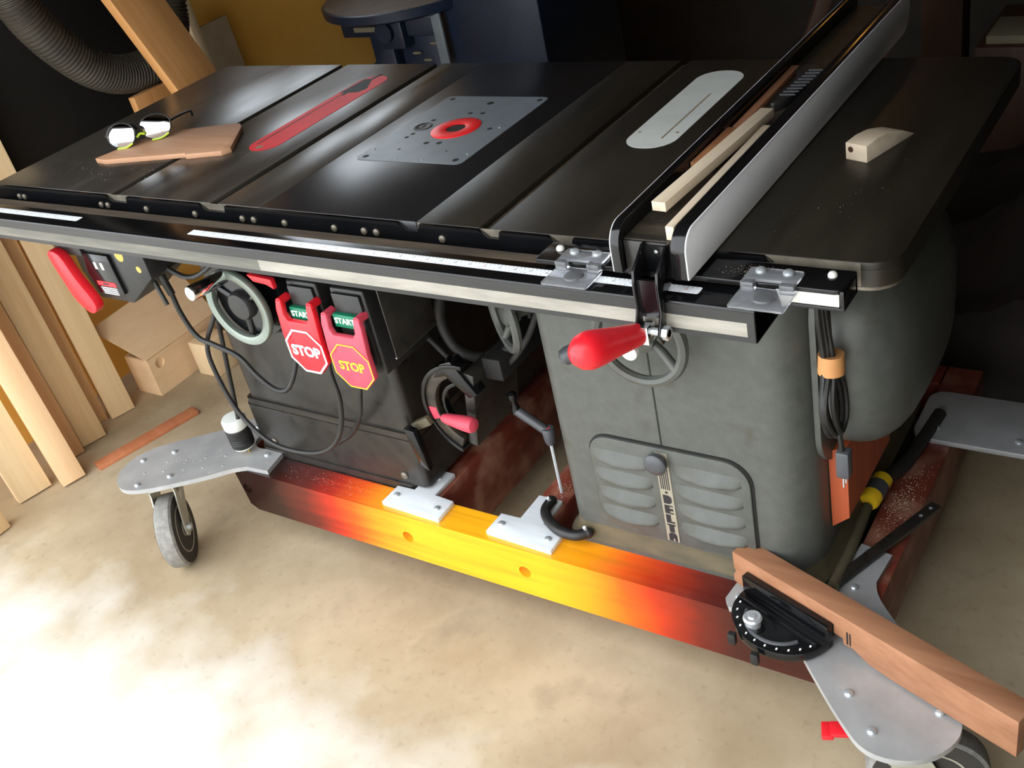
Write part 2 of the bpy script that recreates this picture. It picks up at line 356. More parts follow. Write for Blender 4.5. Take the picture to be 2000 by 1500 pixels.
# corner plates
def sm2(P, n=4): return [(p.x, p.y) for p in catmull([(x, y, 0) for x, y in P], n, True)]
LP = [(-8.0, .75), (-8.55, 3.5)] + [(p.x, p.y) for p in catmull([(-10.2, 3.2, 0), (-11.4, 3.1, 0), (-12.3, 3.7, 0), (-12.6, 4.9, 0), (-12.5, 6.6, 0)], 4)] + [(-14.9, 7.2)] + \
     [(p.x, p.y) for p in catmull([(-15.6, 6.0, 0), (-16.8, 4.3, 0), (-19.5, 1.9, 0), (-21.6, -.1, 0), (-22.5, -2.0, 0), (-22.3, -4.0, 0), (-21.0, -5.4, 0), (-19.3, -5.8, 0), (-17.0, -4.7, 0), (-13.4, -1.9, 0), (-11.6, -.2, 0), (-10.4, .55, 0)], 4)]
lp = obj('corner_plate', G().prism(LP, 'z', zb, zb+.42), 'brushed_plate', MB)
for x, y in ((-21.3, -2.1), (-19.2, -.1), (-16.7, -2.9), (-18.8, -4.9), (-9.7, 2.5), (-13.8, 5.5)): piece('bolt', BOLT, lp, (x, y, zb+.42))
RIV = bolt_mesh('rivet', .1, .05)
for i in range(9):
    piece('rivet', RIV, lp, (-19.6+i*.85, -3.4+i*.42+(i % 2)*1.6, zb+.42))
RP = [(40.2, 8.7), (42.3, 8.3)] + [(p.x, p.y) for p in catmull([(42.1, 5.6, 0), (42.8, 4.2, 0), (45.3, 1.6, 0), (48.3, -1.3, 0), (49.4, -3.4, 0), (48.9, -5.2, 0), (47.4, -6.5, 0), (45.3, -6.7, 0), (43.4, -5.3, 0), (40.4, -2.2, 0), (39.0, -.6, 0), (37.5, .2, 0)], 4)] + \
     [(34.4, .35), (33.9, 1.0), (34.05, 2.5), (36.8, 3.0)] + [(p.x, p.y) for p in catmull([(38.6, 3.1, 0), (39.6, 3.9, 0), (39.9, 5.2, 0)], 3)]
rp_ = obj('corner_plate', G().prism(RP, 'z', zb, zb+.42), 'brushed_plate', MB)
for x, y in ((43.3, -3.4), (45.2, -5.4), (48.1, -2.8), (46.0, -.9), (41.0, 4.7), (34.7, 1.4), (40.9, 8.0)): piece('bolt', BOLT, rp_, (x, y, zb+.42))
bp_ = obj('corner_plate', G().prism(rrect(39.9, 53.5, 20.9, 27.0, [1.2, 3, 3, 1.2]), 'z', zb, zb+.42, (), .05), 'brushed_plate', MB)
for x, y in ((41.4, 22.3), (41.2, 24.6), (47.0, 22.2), (51.0, 22.4), (51, 25.6)): piece('bolt', BOLT, bp_, (x, y, zb+.42))
def caster(px, py, rd, off, brake=False, sticker=False):
    R = 3.42; cz = FL+R; rd = Vector((rd[0], rd[1], 0)).normalized(); nx = Vector((-rd.y, rd.x, 0))
    H = Vector((px, py, 0))+rd*off; c = Vector((H.x, H.y, cz))
    ca = bpy.data.objects.new('caster', None); COL.objects.link(ca); ca.parent = MB; ca.empty_display_size = .03
    w = .78
    obj('tread', G().lathe(c-nx*w, nx, [(0, 2.45), (0, R-.25), (.18, R-.03), (.4, R), (2*w-.4, R), (2*w-.18, R-.03), (2*w, R-.25), (2*w, 2.45)], 40), 'tyre', ca)
    obj('tyre_wall', G().lathe(c-nx*(w+.02), nx, [(0, 2.2), (0, R-.24), (2*w+.04, R-.24), (2*w+.04, 2.2)], 40), 'tyre_side', ca)
    obj('wheel', G().lathe(c-nx*(w+.05), nx, [(0, .6), (0, .75), (.25, .9), (.25, 1.9), (.02, 2.1), (0, 2.25), (2*w+.1, 2.25), (2*w+.08, 2.1), (2*w-.15, 1.9), (2*w-.15, .9), (2*w+.1, .75), (2*w+.1, .6)], 36), 'wheel_core', ca)
    gf = G(); top = zb-1.05
    M = MX((rd.x, rd.y, 0), (nx.x, nx.y, 0), (0, 0, 1))
    for s in (-1, 1):
        pr_ = [(-1.25, top), (1.35, top), (1.35, top-.6), (off+.75, cz+.5), (off+.72, cz-.35), (off+.35, cz-.7), (off-.4, cz-.68), (off-.62, cz-.2), (-1.05, top-1.6)]
        y0 = s*1.08; gf.prism(pr_, 'y', y0-.06, y0+.06)
    gf.box(-1.25, 1.35, -1.14, 1.14, top-.1, top+.04).cyl((0, 0, top), (0, 0, zb-.3), 1.35, 1.5, 28)
    gf.xf(TR(Vector((px, py, 0))) @ M)
    obj('fork', gf, 'fork_zinc', ca)
    if sticker:
        for z0, z1, x0, x1, mm in ((top-1.0, top-.35, -.4, .8, 'sticker_grey'), (top-1.75, top-1.15, -.1, .75, 'white_pad')):
            obj('sticker', G().box(x0, x1, 1.14, 1.155, z0, z1).xf(TR(Vector((px, py, 0))) @ M), mm, ca)
    k = G().box(-1.9, 1.9, -1.4, 1.4, zb-.32, zb-.005); a = math.atan2(rd.y, rd.x)
    k.xf(TR(Vector((px, py, 0))) @ Matrix.Rotation(pi/4, 4, 'Z')); obj('mounting_plate', k, 'fork_zinc', ca)
    obj('axle_bolt', G().cyl(c-nx*1.45, c+nx*1.45, .2, n=12).cyl(c+nx*1.14, c+nx*1.42, .36, n=6).cyl(c-nx*1.14, c-nx*1.42, .36, n=6), 'zinc', ca)
    if brake:
        gb = G().box(-3.4, -1.2, -.5, .5, -28.6, -28.3, .08).box(-3.9, -3.2, -.55, .55, -28.8, -28.4, .1)
        obj('brake_pedal', gb.xf(TR(Vector((px, py, 0))) @ M), 'red_plastic', ca, label='red brake pedal')
    return ca
caster(-19.0, -2.5, (.64, -.77), 2.0, False, True)
caster(45.6, -3.1, (.93, .36), 1.9, True)
caster(50.6, 24.2, (.3, .95), 1.8)

# ================================================================== black table saw (left)
BS = thing('table_saw', 'black cabinet table saw with red throat insert on the left', 'table saw', (-2, 14, -30.2))
def slab(parent, x0, x1, slots, m, y1=27, rr=(0, 0, 0, 0)):
    g = G(); g.prism(rrect(x0, x1, 0, y1, list(rr)), 'z', -1.3, -.4)
    cuts = [x0]+[c for s in slots for c in (s-.375, s+.375)]+[x1]
    for i in range(0, len(cuts), 2):
        r = [rr[0] if i == 0 else 0, rr[1] if i == len(cuts)-2 else 0, rr[2] if i == len(cuts)-2 else 0, rr[3] if i == 0 else 0]
        g.prism(rrect(cuts[i], cuts[i+1], 0, y1, r), 'z', -.4, 0, (), .03)
    return obj('table_top', g, m, parent)
def slot_floor(parent, s, m='slot_dark'): obj('slot_floor', G().box(s-.37, s+.37, .02, 26.98, -.399, -.38), m, parent)
slab(BS, -27.2, 3.98, (-11.5, -.58), 'cast_iron_black'); slot_floor(BS, -11.5); slot_floor(BS, -.58)
obj('front_edge', G().box(-27.1, 3.9, -.006, .01, -1.25, -.04), 'iron_edge', BS)
obj('seam', G().box(-21.02, -20.98, .05, 26.95, -.02, .002), 'slot_dark', BS)
ri = obj('throat_insert', G().prism(rrect(-6.3, -3.35, 8.4, 24.1, 1.47, 10), 'z', -.02, .02), 'red_insert', BS, label='red throat insert')
obj('kerf', G().box(-5.72, -5.58, 9.6, 19.6, 0, .024), 'slot_dark', ri)
obj('kerf_opening', G().prism([(-6.2, 20.1), (-4.3, 20.3), (-4.0, 21.2), (-5.2, 23.4), (-6.0, 23.3)], 'z', 0, .024).prism([(-5.7, 19.6), (-5.3, 19.6), (-4.9, 24.5), (-5.25, 24.5)], 'z', 0, .028), 'slot_dark', ri)
obj('finger_hole', G().prism(circ(-5.0, 9.1, .3, 16), 'z', 0, .024), 'kerf_brown', ri)
# cabinet
def cabinet(parent, x0, x1, y0, y1, z0, z1, r, m, name='cabinet'):
    return obj(name, G().prism(rrect(x0, x1, y0, y1, r, 8), 'z', z0, z1), m, parent)
cabinet(BS, -10.6, 7.6, 3.6, 25, -20.6, -1.35, .7, 'black_paint')
cabinet(BS, -11.0, 7.9, 3.3, 25.3, -25.7, -21.2, .6, 'black_paint', 'plinth')
cabinet(BS, -11.0, 6.45, 3.15, 25.4, -30.15, -25.7, .6, 'black_paint', 'foot')
cabinet(BS, -10.85, 7.8, 3.4, 25.2, -21.2, -20.6, .5, 'black_dusty', 'base_lip')
cab_bolt = bolt_mesh('cabinet_bolt', .34, .22, 'iron_edge')
piece('bolt', cab_bolt, BS, (5.7, 3.3, -24.9), (pi/2, 0, 0)); piece('bolt', cab_bolt, BS, (-9.0, 3.3, -24.9), (pi/2, 0, 0))
obj('corner_gusset', G().prism([(7.5, -19.6), (8.5, -19.7), (8.75, -21.5), (9.0, -23.4), (8.2, -23.0), (7.8, -21.0)], 'y', 2.9, 3.5, (), .08), 'black_gloss', BS)
# handwheel
hc = Vector((-.6, -1.0, -7.6))
hw = bpy.data.objects.new('handwheel', None); COL.objects.link(hw); hw.parent = BS; hw.empty_display_size = .03
obj('rim', G().lathe(hc+Vector((0, -.35, 0)), (0, 1, 0), [(0, 2.4), (-.04, 2.46), (-.04, 3.0), (.04, 3.06), (.36, 3.06), (.44, 3.0), (.44, 2.46), (.36, 2.4)], 56, True), 'rim_metal', hw, label='chrome rim')
obj('dish', G().lathe(hc+Vector((0, .2, 0)), (0, 1, 0), [(.1, 2.5), (.9, 1.9), (1.2, 1.2), (1.2, 0), (1.5, 0), (1.5, 1.4), (1.2, 2.2), (.4, 2.6)], 36), 'black_gloss', hw)
gs = G()
for k in range(3):
    a = k*2*pi/3+.5; gs.cyl(hc+Vector((0, .5, 0)), hc+Vector((2.5*math.cos(a), .3, 2.5*math.sin(a))), .38, .3, 10)
obj('spoke', gs, 'black_gloss', hw)
obj('hub', G().lathe(hc+Vector((0, -.25, 0)), (0, 1, 0), [(0, .5), (.06, 1.0), (.3, 1.15), (1.4, 1.2)], 28), 'black_plastic', hw)
obj('crank_handle', G().lathe((-.8, -1.1, -5.05), (-.09, -1, .07), [(0, .4), (.15, .5), (3.0, .56), (3.12, .5), (3.12, 0)], 24), 'chrome', hw)
obj('wheel_boss', G().lathe(hc+Vector((0, 1.2, 0)), (0, 1, 0), [(0, 3.0), (1.0, 3.5), (2.6, 3.9), (3.4, 4.0)], 36), 'black_gloss', BS)
obj('riving_tab', G().prism([(1.7, -4.6), (4.0, -4.75), (4.05, -5.5), (3.4, -5.2), (2.2, -5.1)], 'y', -1.3, -.9, (), .05), 'red_plastic', BS)

# ================================================================== router wing
RW = thing('router_table_wing', 'black router table extension with grey plate and red ring between the saws', 'router table', (10.6, 13, -.2))
obj('wing_top', G().box(4.02, 17.22, 0, 27, -1.3, 0, .03), 'phenolic', RW)
pl = obj('router_plate', G().prism(rrect(5.72, 14.97, 7.86, 19.61, .55, 6), 'z', 0, .035), 'plate_grey', RW, label='grey router plate')
obj('ring', G().lathe((10.62, 13.6, .03), (0, 0, 1), [(-.02, .72), (-.02, 1.85), (.04, 1.85), (.06, 1.8), (.06, .78), (.04, .72)], 44, True), 'red_ring', pl, label='red reducer ring')
obj('bit_hole', G().prism(circ(10.62, 13.6, .73, 28), 'z', .03, .045), 'slot_dark', pl)
obj('lock_knob', G().lathe((7.57, 13.7, .03), (0, 0, 1), [(0, .72), (.05, .7), (.06, .5), (.04, .45), (.05, .2), (.08, 0)], 24), 'black_plastic', pl)
for x, y, r in ((7.65, 14.9, .2), (10.0, 16.34, .2), (11.08, 16.39, .2), (10.5, 18.3, .28), (7.6, 12.42, .18), (7.5, 11.78, .18), (9.9, 10.96, .22), (10.97, 11.04, .22), (13.5, 13.7, .2), (8.36, 9.78, .12), (6.4, 8.4, .24), (14.2, 8.5, .24), (14.4, 19.0, .22), (6.5, 19.0, .22), (12.5, 9.8, .09)):
    obj('hole', G().prism(circ(x, y, r, 14), 'z', .034, .04), 'slot_dark', pl)
for x, y in ((9.26, 8.22), (11.55, 8.27), (14.5, 9.5), (14.2, 13.95), (6.2, 9.6)): piece('set_screw', RIV, pl, (x, y, .035))

# ================================================================== grey table saw (right)
DS = thing('table_saw', 'old grey cabinet table saw with louvred door and white throat insert', 'table saw', (30, 14, -30.2))
slab(DS, 17.28, 45.1, (22.25, 33.0), 'cast_iron_brown', rr=(0, 1.5, 1.5, 0)); slot_floor(DS, 22.25, 'dust_film'); slot_floor(DS, 33.0)
obj('front_edge', G().box(17.3, 43.5, -.006, .01, -1.25, -.04), 'iron_edge', DS)
obj('apron', G().prism(rrect(36.5, 45.0, .05, 26.9, [0, 1.45, 1.45, 0]), 'z', -1.5, -1.28), 'iron_edge', DS)
wi = obj('throat_insert', G().prism(rrect(24.75, 28.15, 11.5, 24.8, 1.6, 10), 'z', -.02, .02), 'white_insert', DS, label='white throat insert')
obj('kerf', G().box(27.0, 27.14, 13.0, 20.5, 0, .024), 'kerf_brown', wi)
for x, y in ((25.1, 13.9), (27.7, 14.0)): obj('level_hole', G().prism(circ(x, y, .12, 10), 'z', 0, .024), 'kerf_brown', wi)
cabinet(DS, 21.4, 39.0, 3.2, 25, -24.6, -1.35, [1.3, 2.6, 1, 1], 'delta_grey')
cabinet(DS, 21.1, 39.4, 3.0, 25.4, -30.15, -26.1, [1.3, 2.6, 1, 1], 'delta_grey', 'plinth')
g = G()
R_ = [[Vector((x, y, z)) for x, y in rrect(21.4-o, 39.0+o*.8, 3.2-o*.25, 25+o, [1.3, 2.6, 1, 1], 8)] for z, o in ((-24.6, 0), (-25.2, .1), (-25.8, .6), (-26.1, .75))]
obj('base_flare', g.rings(R_), 'delta_rust', DS)
obj('front_seam', G().box(29.55, 29.65, 3.17, 3.25, -16.3, -5), 'slot_dark', DS)
# door
def door_pt(r=1.3): return rrect(24.2, 35.45, -24.2, -16.35, [1.6, .8, 1.7, 1.5], 8)
obj('door_gap', G().prism(rrect(24.1, 35.6, -24.3, -16.22, [1.6, .8, 1.8, 1.6], 8), 'y', 3.12, 3.22), 'slot_dark', DS)
dr = obj('door', G().prism(door_pt(), 'y', 2.95, 3.22, (), .08), 'delta_grey', DS)
def louver(cx, cz, w, h, d):
    g = G(); R = []
    for i in range(11):
        t = i/10; row = []; k = t/.75 if t < .75 else math.sqrt(max(0, 1-((t-.75)/.25)**2))
        for j in range(17):
            u = -1+j/8; s_ = max(0, 1-u*u)**.5
            row.append(Vector((cx+u*w/2, 2.955-d*k*s_, cz+h*.62-h*.62*t-h*.38*t*s_)))
        R.append(row)
    R.append([Vector((p.x, 2.97, p.z)) for p in R[-1]])
    V = [[g.bm.verts.new(p) for p in r] for r in R]
    for i in range(len(V)-1):
        for j in range(16):
            f_ = g.bm.faces.new((V[i][j], V[i][j+1], V[i+1][j+1], V[i+1][j])); f_.material_index = 1 if i == len(V)-2 else 0
    bmesh.ops.remove_doubles(g.bm, verts=g.bm.verts, dist=1e-4)
    return g
for i in range(4):
    for cx, w in ((26.55, 4.2), (32.6, 4.6)):
        lo_ = obj('louver', louver(cx, -18.1-i*1.6, w, 1.2, .4), 'delta_grey', dr); lo_.data.materials.append(MATS['slot_dark'])
obj('knob', G().lathe((29.35, 3.0, -17.3), (0, -1, 0), [(0, .4), (.25, .45), (.3, .74), (.62, .78), (.72, .7), (.82, .3), (.82, 0)], 22), 'ball_grey', dr, label='round dark door knob')
npl = obj('nameplate', G().box(29.15, 30.05, 2.9, 2.96, -24.1, -16.6), 'nameplate', dr, label='silver nameplate reading DELTA down its length')
g = G()
for k in range(5): g.box(29.27+k*.14, 29.34+k*.14, 2.885, 2.9, -19.6, -17.9)
g.prism(circ(29.6, -19.85, .1, 12), 'y', 2.885, 2.9)
def glyph(polys, zc):
    for P in polys: g.prism([(29.6+x, zc+y) for x, y in P], 'y', 2.884, 2.9)
h = .36
glyph([[(-.3, h), (.05, h), (.22, h*.8), (.3, h*.4), (.3, -h*.4), (.22, -h*.8), (.05, -h), (-.3, -h)]], -20.45)
glyph([[(-.3, h), (.05, h), (.05, -h), (-.3, -h)], [(.05, h), (.3, h), (.3, h*.72), (.05, h*.72)], [(.05, .1), (.3, .1), (.3, -.1), (.05, -.1)], [(.05, -h*.7), (.3, -h*.7), (.3, -h), (.05, -h)]], -21.3)
glyph([[(-.3, h), (.05, h), (.05, -h), (-.3, -h)], [(.05, -h*.62), (.3, -h*.62), (.3, -h), (.05, -h)]], -22.12)
glyph([[(-.3, h), (.3, h), (.3, h*.66), (-.3, h*.66)], [(-.18, h*.66), (.18, h*.66), (.18, -h), (-.18, -h)]], -22.94)
glyph([[(-.3, -h), (-.3, h*.5), (-.18, h*.9), (0, h), (.18, h*.9), (.3, h*.5), (.3, -h), (.12, -h), (.12, -.12), (0, -.12), (0, -h)]], -23.7)
obj('lettering', g, 'ink_black', npl, smooth=False)
# motor cover on the right side
obj('motor_cover', G().ell((39.2, 13.2, -11.0), 4.6, 8.0, 6.3, 36, 18, .62), 'delta_grey', DS)
obj('cover_flange', G().prism(rrect(4.9, 21.9, -17.8, -4.0, 3, 8), 'x', 38.95, 39.3), 'delta_grey', DS)
obj('side_block', G().prism([(39.05, -17.0), (40.2, -16.4), (40.2, -22.0), (39.1, -23.0)], 'y', 6.6, 15), 'orange_block', DS, label='orange-brown wooden block under the motor cover')
# handwheels
def dwheel(c, ax, r, hang):
    ax = Vector(ax); u, v, d = basis(ax); c = Vector(c)
    e = bpy.data.objects.new('handwheel', None); COL.objects.link(e); e.parent = DS; e.empty_display_size = .03
    obj('rim', G().lathe(c, d, [(.34*math.sin(t*pi/4), r+.34*math.cos(t*pi/4)) for t in range(8)], 44, True), 'delta_grey', e)
    gs = G()
    for k in range(3):
        a = hang+k*2*pi/3; q = u*math.cos(a)+v*math.sin(a)
        gs.tube([c-d*.5+q*.5, c-d*.45+q*r*.5, c+q*(r-.1)], .3, 10, 5)
    obj('spoke', gs, 'delta_grey', e)
    obj('hub', G().lathe(c-d*1.0, d, [(0, .7), (.6, .85), (1.0, .85), (1.15, .6), (1.15, 0)], 24), 'delta_grey', e)
    return e, c, u, v, d
e, c, u, v, d = dwheel((30.3, 1.4, -7.2), (0, -1, 0), 2.75, .4)
obj('crank_handle', G().lathe((27.9, 1.2, -6.9), (-.75, -.6, -.45), [(0, .28), (.3, .3), (1.6, .42), (2.2, .55), (2.6, .5), (2.8, .25), (2.8, 0)], 18), 'ball_grey', e)
obj('hub_button', G().lathe((30.3, .4, -7.2), (0, -1, 0), [(0, .5), (.3, .5), (.4, .3), (.4, 0)], 18), 'white_pad', e)
obj('shaft', G().cyl((30.3, 1.8, -7.2), (30.3, 3.3, -7.2), .45), 'delta_grey', e)
e, c, u, v, d = dwheel((17.0, 6.2, -10.2), (-.6, -.8, 0), 2.45, 1.2)
obj('shaft', G().cyl((17.2, 6.5, -10.2), (21.6, 12.2, -10.2), .5), 'delta_grey', e)

# ================================================================== front rail
FR = thing('fence_rail', 'long black fence rail with white measuring tapes along the table front', 'fence rail', (8, -2.5, -3))
ntc = [(-12.4, -10.0), (-2.0, .6), (15.9, 17.5), (21.9, 23.3), (26.6, 28.1)]
top = [(-27.2, -.04)]
for a, b in ntc: top += [(a, -.04), (a+.7, -.5), (b, -.5), (b+.12, -.04)]
top += [(38.9, -.04), (39.3, -.3), (39.3, -1.5), (-27.2, -1.5)]
obj('angle_iron', G().prism(top, 'y', -.26, -.01).box(-27.2, 39.3, -1.0, -.25, -1.5, -1.3), 'black_gloss', FR)
BH = bolt_mesh('rail_bolt', .24, .16, 'iron_edge')
for x in (-23.9, -23.2, -13.2, -12.4, -7.9, -2.6, 2.2, 3.3, 6.2, 10.6, 13.1, 14.1, 19.2): piece('bolt', BH, FR, (x, -.26, -.82), (pi/2, 0, 0))
TA = 0.0; piv = Vector((39.9, -2.5, -.72))
def tilt(o):
    M = Matrix.Translation(W(piv)) @ Matrix.Rotation(TA, 4, 'Y') @ Matrix.Translation(-W(piv))
    rl = root_loc(FR); o.matrix_local = Matrix.Translation(-rl) @ M @ Matrix.Translation(rl); return o
g = G(); t = .12
prof = rrect(-4, -1.02, -2.56, -.72, .14, 4); inn = rrect(-3.88, -1.14, -2.44, -.84, .1, 4)
g.prism(prof, 'x', -38, 39.9, [inn]); tube_o = tilt(obj('tube', g, 'black_gloss', FR))
tilt(obj('dust_band', G().box(-37.9, 39.6, -1.95, -1.1, -.72, -.714), 'dust_film', FR))
tilt(obj('face_coat', G().box(-37.9, 39.86, -4.012, -4, -2.5, -.86), 'tube_face', FR))
tilt(obj('dull_strip', G().box(-37.9, 7.0, -4.018, -4, -2.2, -1.45), 'strip_dull', FR))
tilt(obj('bare_strip', G().box(7.0, 39.5, -4.02, -4, -2.2, -1.45), 'steel_strip', FR))
def tape(x0, x1, n0, n1, org):
    tp = tilt(obj('measuring_tape', G().prism(rrect(x0, x1, -3.15, -2.52, [.05, .12, .12, .05]), 'z', -.72, -.708), 'tape_white', FR, label='white measuring tape'))
    gk = G(); gr = G(); z = -.709
    for n in range(n0, n1+1):
        for q in range(4):
            x = org+n+q*.25
            if x0+.1 < x < x1-.1: gk.box(x-.012, x+.012, -2.66 if q else -2.74, -2.53, z, z+.002)
        x = org+n
        if not x0+.3 < x < x1-.3: continue
        M = TR(Vector((x, -2.84, z)))
        (gr if n % 12 == 0 else gk).bm.from_mesh(tm(str(abs(n)), .2, M))
        for q, s_ in ((.25, '%d' % (n % 10)), (.5, '16'), (.75, '18')):
            (gr if q == .5 else gk).bm.from_mesh(tm(s_, .11, TR(Vector((x+q-.02, -3.06, z)))))
    ch = []
    for nm, gg, mm in (('numeral', gk, 'ink_black'), ('red_numeral', gr, 'ink_red')):
        o = obj(nm, gg, mm, tp, smooth=False); o.parent = tp; o['kind'] = 'stuff'
_tm = {}
def tm(s, size, M):
    if (s, size) not in _tm:
        g = text(s, size, Matrix.Identity(4), fat=.0); me = bpy.data.meshes.new('n'); 
        for v in g.bm.verts: v.co.z *= .2
        g.bm.to_mesh(me); g.bm.free(); _tm[(s, size)] = me
    me = _tm[(s, size)].copy(); me.transform(M); return me
tape(-.25, 36.75, 1, 36, 0); tape(-37.9, -12.5, -25, 0, -12.5)

# ================================================================== rip fence
RF = thing('rip_fence', 'T-square rip fence with white faces and big red lever handle', 'rip fence', (34.5, 6, -.7))
def side(x0, x1, y0, y1, z0, z1, r): return G().prism(rrect(y0, y1, z0, z1, [.1, 1.6, .4, 1.1], 8), 'x', x0, x1, (), .03)
obj('face_board', side(35.72, 36.42, -3.4, 33, .05, 2.55, 1), 'black_gloss', RF)
obj('face_board', side(32.42, 32.9, -3.3, 33, .05, 2.55, 1), 'black_gloss', RF)
obj('face_laminate', side(36.42, 36.5, -3.38, 32.98, .06, 2.53, 1), 'white_laminate', RF, label='white laminate face')
obj('face_laminate', side(32.36, 32.42, -3.28, 32.98, .06, 2.53, 1), 'white_laminate', RF)
obj('body', G().box(32.9, 35.72, -2.75, 32.6, .1, 1.75, .06), 'black_dusty', RF)
obj('body_end', G().box(32.95, 35.7, -2.9, -2.74, -.2, 1.7, .04), 'black_paint', RF)
piece('screw', SCREW, RF, (34.75, -2.9, 1.3), (pi/2, 0, 0))
# head
obj('cross_head', G().prism(rrect(27.1, 43.5, -2.4, -.45, [.15, .5, .15, .15]), 'z', -.42, -.18, (), .03).box(27.1, 43.5, -.75, -.45, -1.25, -.2, .04).box(43.3, 43.5, -2.35, -.5, -1.2, -.25, .05).box(40.2, 43.5, -2.35, -.5, -1.3, -1.12, .04), 'black_gloss', RF)
obj('glide_pad', G().box(40.3, 43.25, -2.3, -2.05, -1.1, -.44, .03), 'white_pad', RF, label='white glide pad')
BTN = bolt_mesh('button', .22, .24, 'white_pad')
for x, y in ((28.0, -1.2), (42.6, -1.15)): piece('glide_button', BTN, RF, (x, y, -.18))
for cx in (29.9, 40.1):
    cu = obj('cursor', G().prism(rrect(cx-1.35, cx+1.25, -2.35, -1.25, .12), 'z', -.17, -.02, (), .02).box(cx-1.35, cx-.7, -2.75, -2.33, -.5, -.02, .03).box(cx+.55, cx+1.25, -2.75, -2.33, -.5, -.02, .03).prism(rrect(cx-1.45, cx+1.25, -4.2, -2.33, .12), 'z', -.6, -.48, (), .02), 'acrylic', RF, label='clear acrylic cursor')
    obj('lens', G().lathe((cx, -3.2, -.48), (0, 0, 1), [(0, .55), (.08, .5), (.13, .3), (.15, 0)], 24), 'acrylic', cu)
    for dx in (-.75, .6): piece('screw', BOLT, cu, (cx+dx, -1.6, -.02))
# lever bracket
br = G()
for x in (34.05, 35.3):
    br.prism([(-2.85, 1.75), (-3.2, 1.75), (-4.4, .9), (-4.55, .2), (-4.55, -1.2), (-5.0, -2.2), (-4.75, -2.8), (-4.2, -2.7), (-4.15, -.6), (-3.2, -.3), (-2.85, -.2)], 'x', x, x+.14, (), .02)
br.box(34.1, 35.4, -4.3, -4.15, -1.6, .4).box(34.1, 35.4, -3.05, -2.85, .2, 1.6)
obj('lever_bracket', br, 'black_gloss', RF)
obj('cam_block', G().box(34.0, 34.85, -5.1, -4.25, -2.75, -1.75, .05), 'chrome', RF)
obj('pivot_bolt', G().cyl((33.9, -4.6, -2.2), (35.75, -4.6, -2.2), .2, n=14).cyl((35.45, -4.6, -2.2), (35.75, -4.6, -2.2), .36, n=6), 'zinc', RF)
hp0 = Vector((34.2, -4.9, -2.3)); hp1 = Vector((33.35, -8.6, -1.15)); hd = hp1-hp0; Lh = hd.length
obj('handle', G().lathe(hp0, hd, [(0, .4), (.02, .56), (.3, .6), (Lh*.4, .72), (Lh*.75, .9), (Lh*.9, .93), (Lh*1.0, .84), (Lh*1.1, .58), (Lh*1.15, .3), (Lh*1.16, 0)], 32), 'red_plastic', RF, label='red lever handle')

# ================================================================== switches
def stop_switch(name, label, bx0, bx1, pcol, octo_c, txtcol, serif, bz0, bz1, by1, box_m):
    th = thing(name, label, 'switch', (octo_c[0], 0, -12))
    cx, cz = octo_c
    obj('switch_box', G().box(bx0, bx1, -.35, by1, bz0, bz1, .18, 3), 'black_plastic', th)
    obj('switch_face', G().box(bx0+.25, bx1-.25, -.6, -.3, bz0+.9, bz1-.3, .12), 'black_plastic', th)
    st = obj('start_button', G().box(cx-1.0, cx+.95, -.95, -.5, -8.0, -7.0, .06), 'start_green', th, label='green START button')
    obj('start_lettering', text('START', .62, TR(Vector((cx, -.955, -7.5))) @ FRONT, fat=.015), 'ink_white', st, smooth=False)
    # paddle: octagon plate + two arms, one plate with a notch
    r8 = 1.78/math.cos(pi/8)
    oc = [(cx+r8*math.cos(pi/8+k*pi/4), cz+r8*math.sin(pi/8+k*pi/4)) for k in range(8)]
    E8 = [p for p in oc]
    yb_, yf = -1.15, -1.6
    # outline: start at right side going up, both arms, down the left, round the lower octagon
    xr, xl = cx+1.78, cx-1.78
    low = [p for p in oc if p[1] < cz+1]   # lower six corners
    low = sorted(low, key=lambda p: math.atan2(p[1]-cz, p[0]-cx))
    rgt = [(xr, cz+1.2), (xr+.02, cz+3.1), (xr-.1, cz+3.75), (xr-.56, cz+3.75), (xr-.62, cz+3.4), (xr-.62, cz+2.75), (xr-.9, cz+2.35), (xl+.9, cz+2.35), (xl+.62, cz+2.75), (xl+.62, cz+3.4), (xl+.56, cz+3.75), (xl+.1, cz+3.75), (xl-.02, cz+3.1), (xl, cz+1.2)]
    k22 = math.tan(pi/8)*1.78
    lowp = [(xl, cz-k22), (cx-k22, cz-1.78), (cx+k22, cz-1.78), (xr, cz-k22)]
    gp = G().prism(rgt+lowp, 'y', yf, yb_, (), .06)
    # the arms sweep back at the top
    for v in gp.bm.verts:
        if v.co.z > cz+2.0: v.co.y += (v.co.z-cz-2.0)*.16
    pd = obj('stop_paddle', gp, pcol, th, label='red octagonal stop paddle')
    for s in (-1, 1):
        obj('pivot_lug', G().cyl((cx+s*1.45, -1.25, cz+3.6), (cx+s*1.45, -.35, cz+3.6), .3, n=16), pcol, pd)
    def octr(r, dy): return [(cx+r*math.cos(pi/8+k*pi/4), cz+r*math.sin(pi/8+k*pi/4)) for k in range(8)]
    w_ = .16 if not serif else .09
    obj('octagon_border', G().prism(octr(r8-.04, 0), 'y', yf-.012, yf, [octr(r8-.04-w_, 0)]), txtcol, pd, smooth=False)
    t_ = text('STOP', 1.12 if not serif else .95, TR(Vector((cx, yf-.008, cz))) @ FRONT, fat=.05 if not serif else .028)
    if serif:
        for (x, z, w) in ((-.45, -.31, .3), (.72, -.31, .3), (-.7, .26, .08), (-.2, .26, .08)): t_.box(cx+x-w/2, cx+x+w/2, yf-.014, yf, cz+z-.03, cz+z+.05)
    obj('stop_lettering', t_, txtcol, pd, smooth=False)
    return th
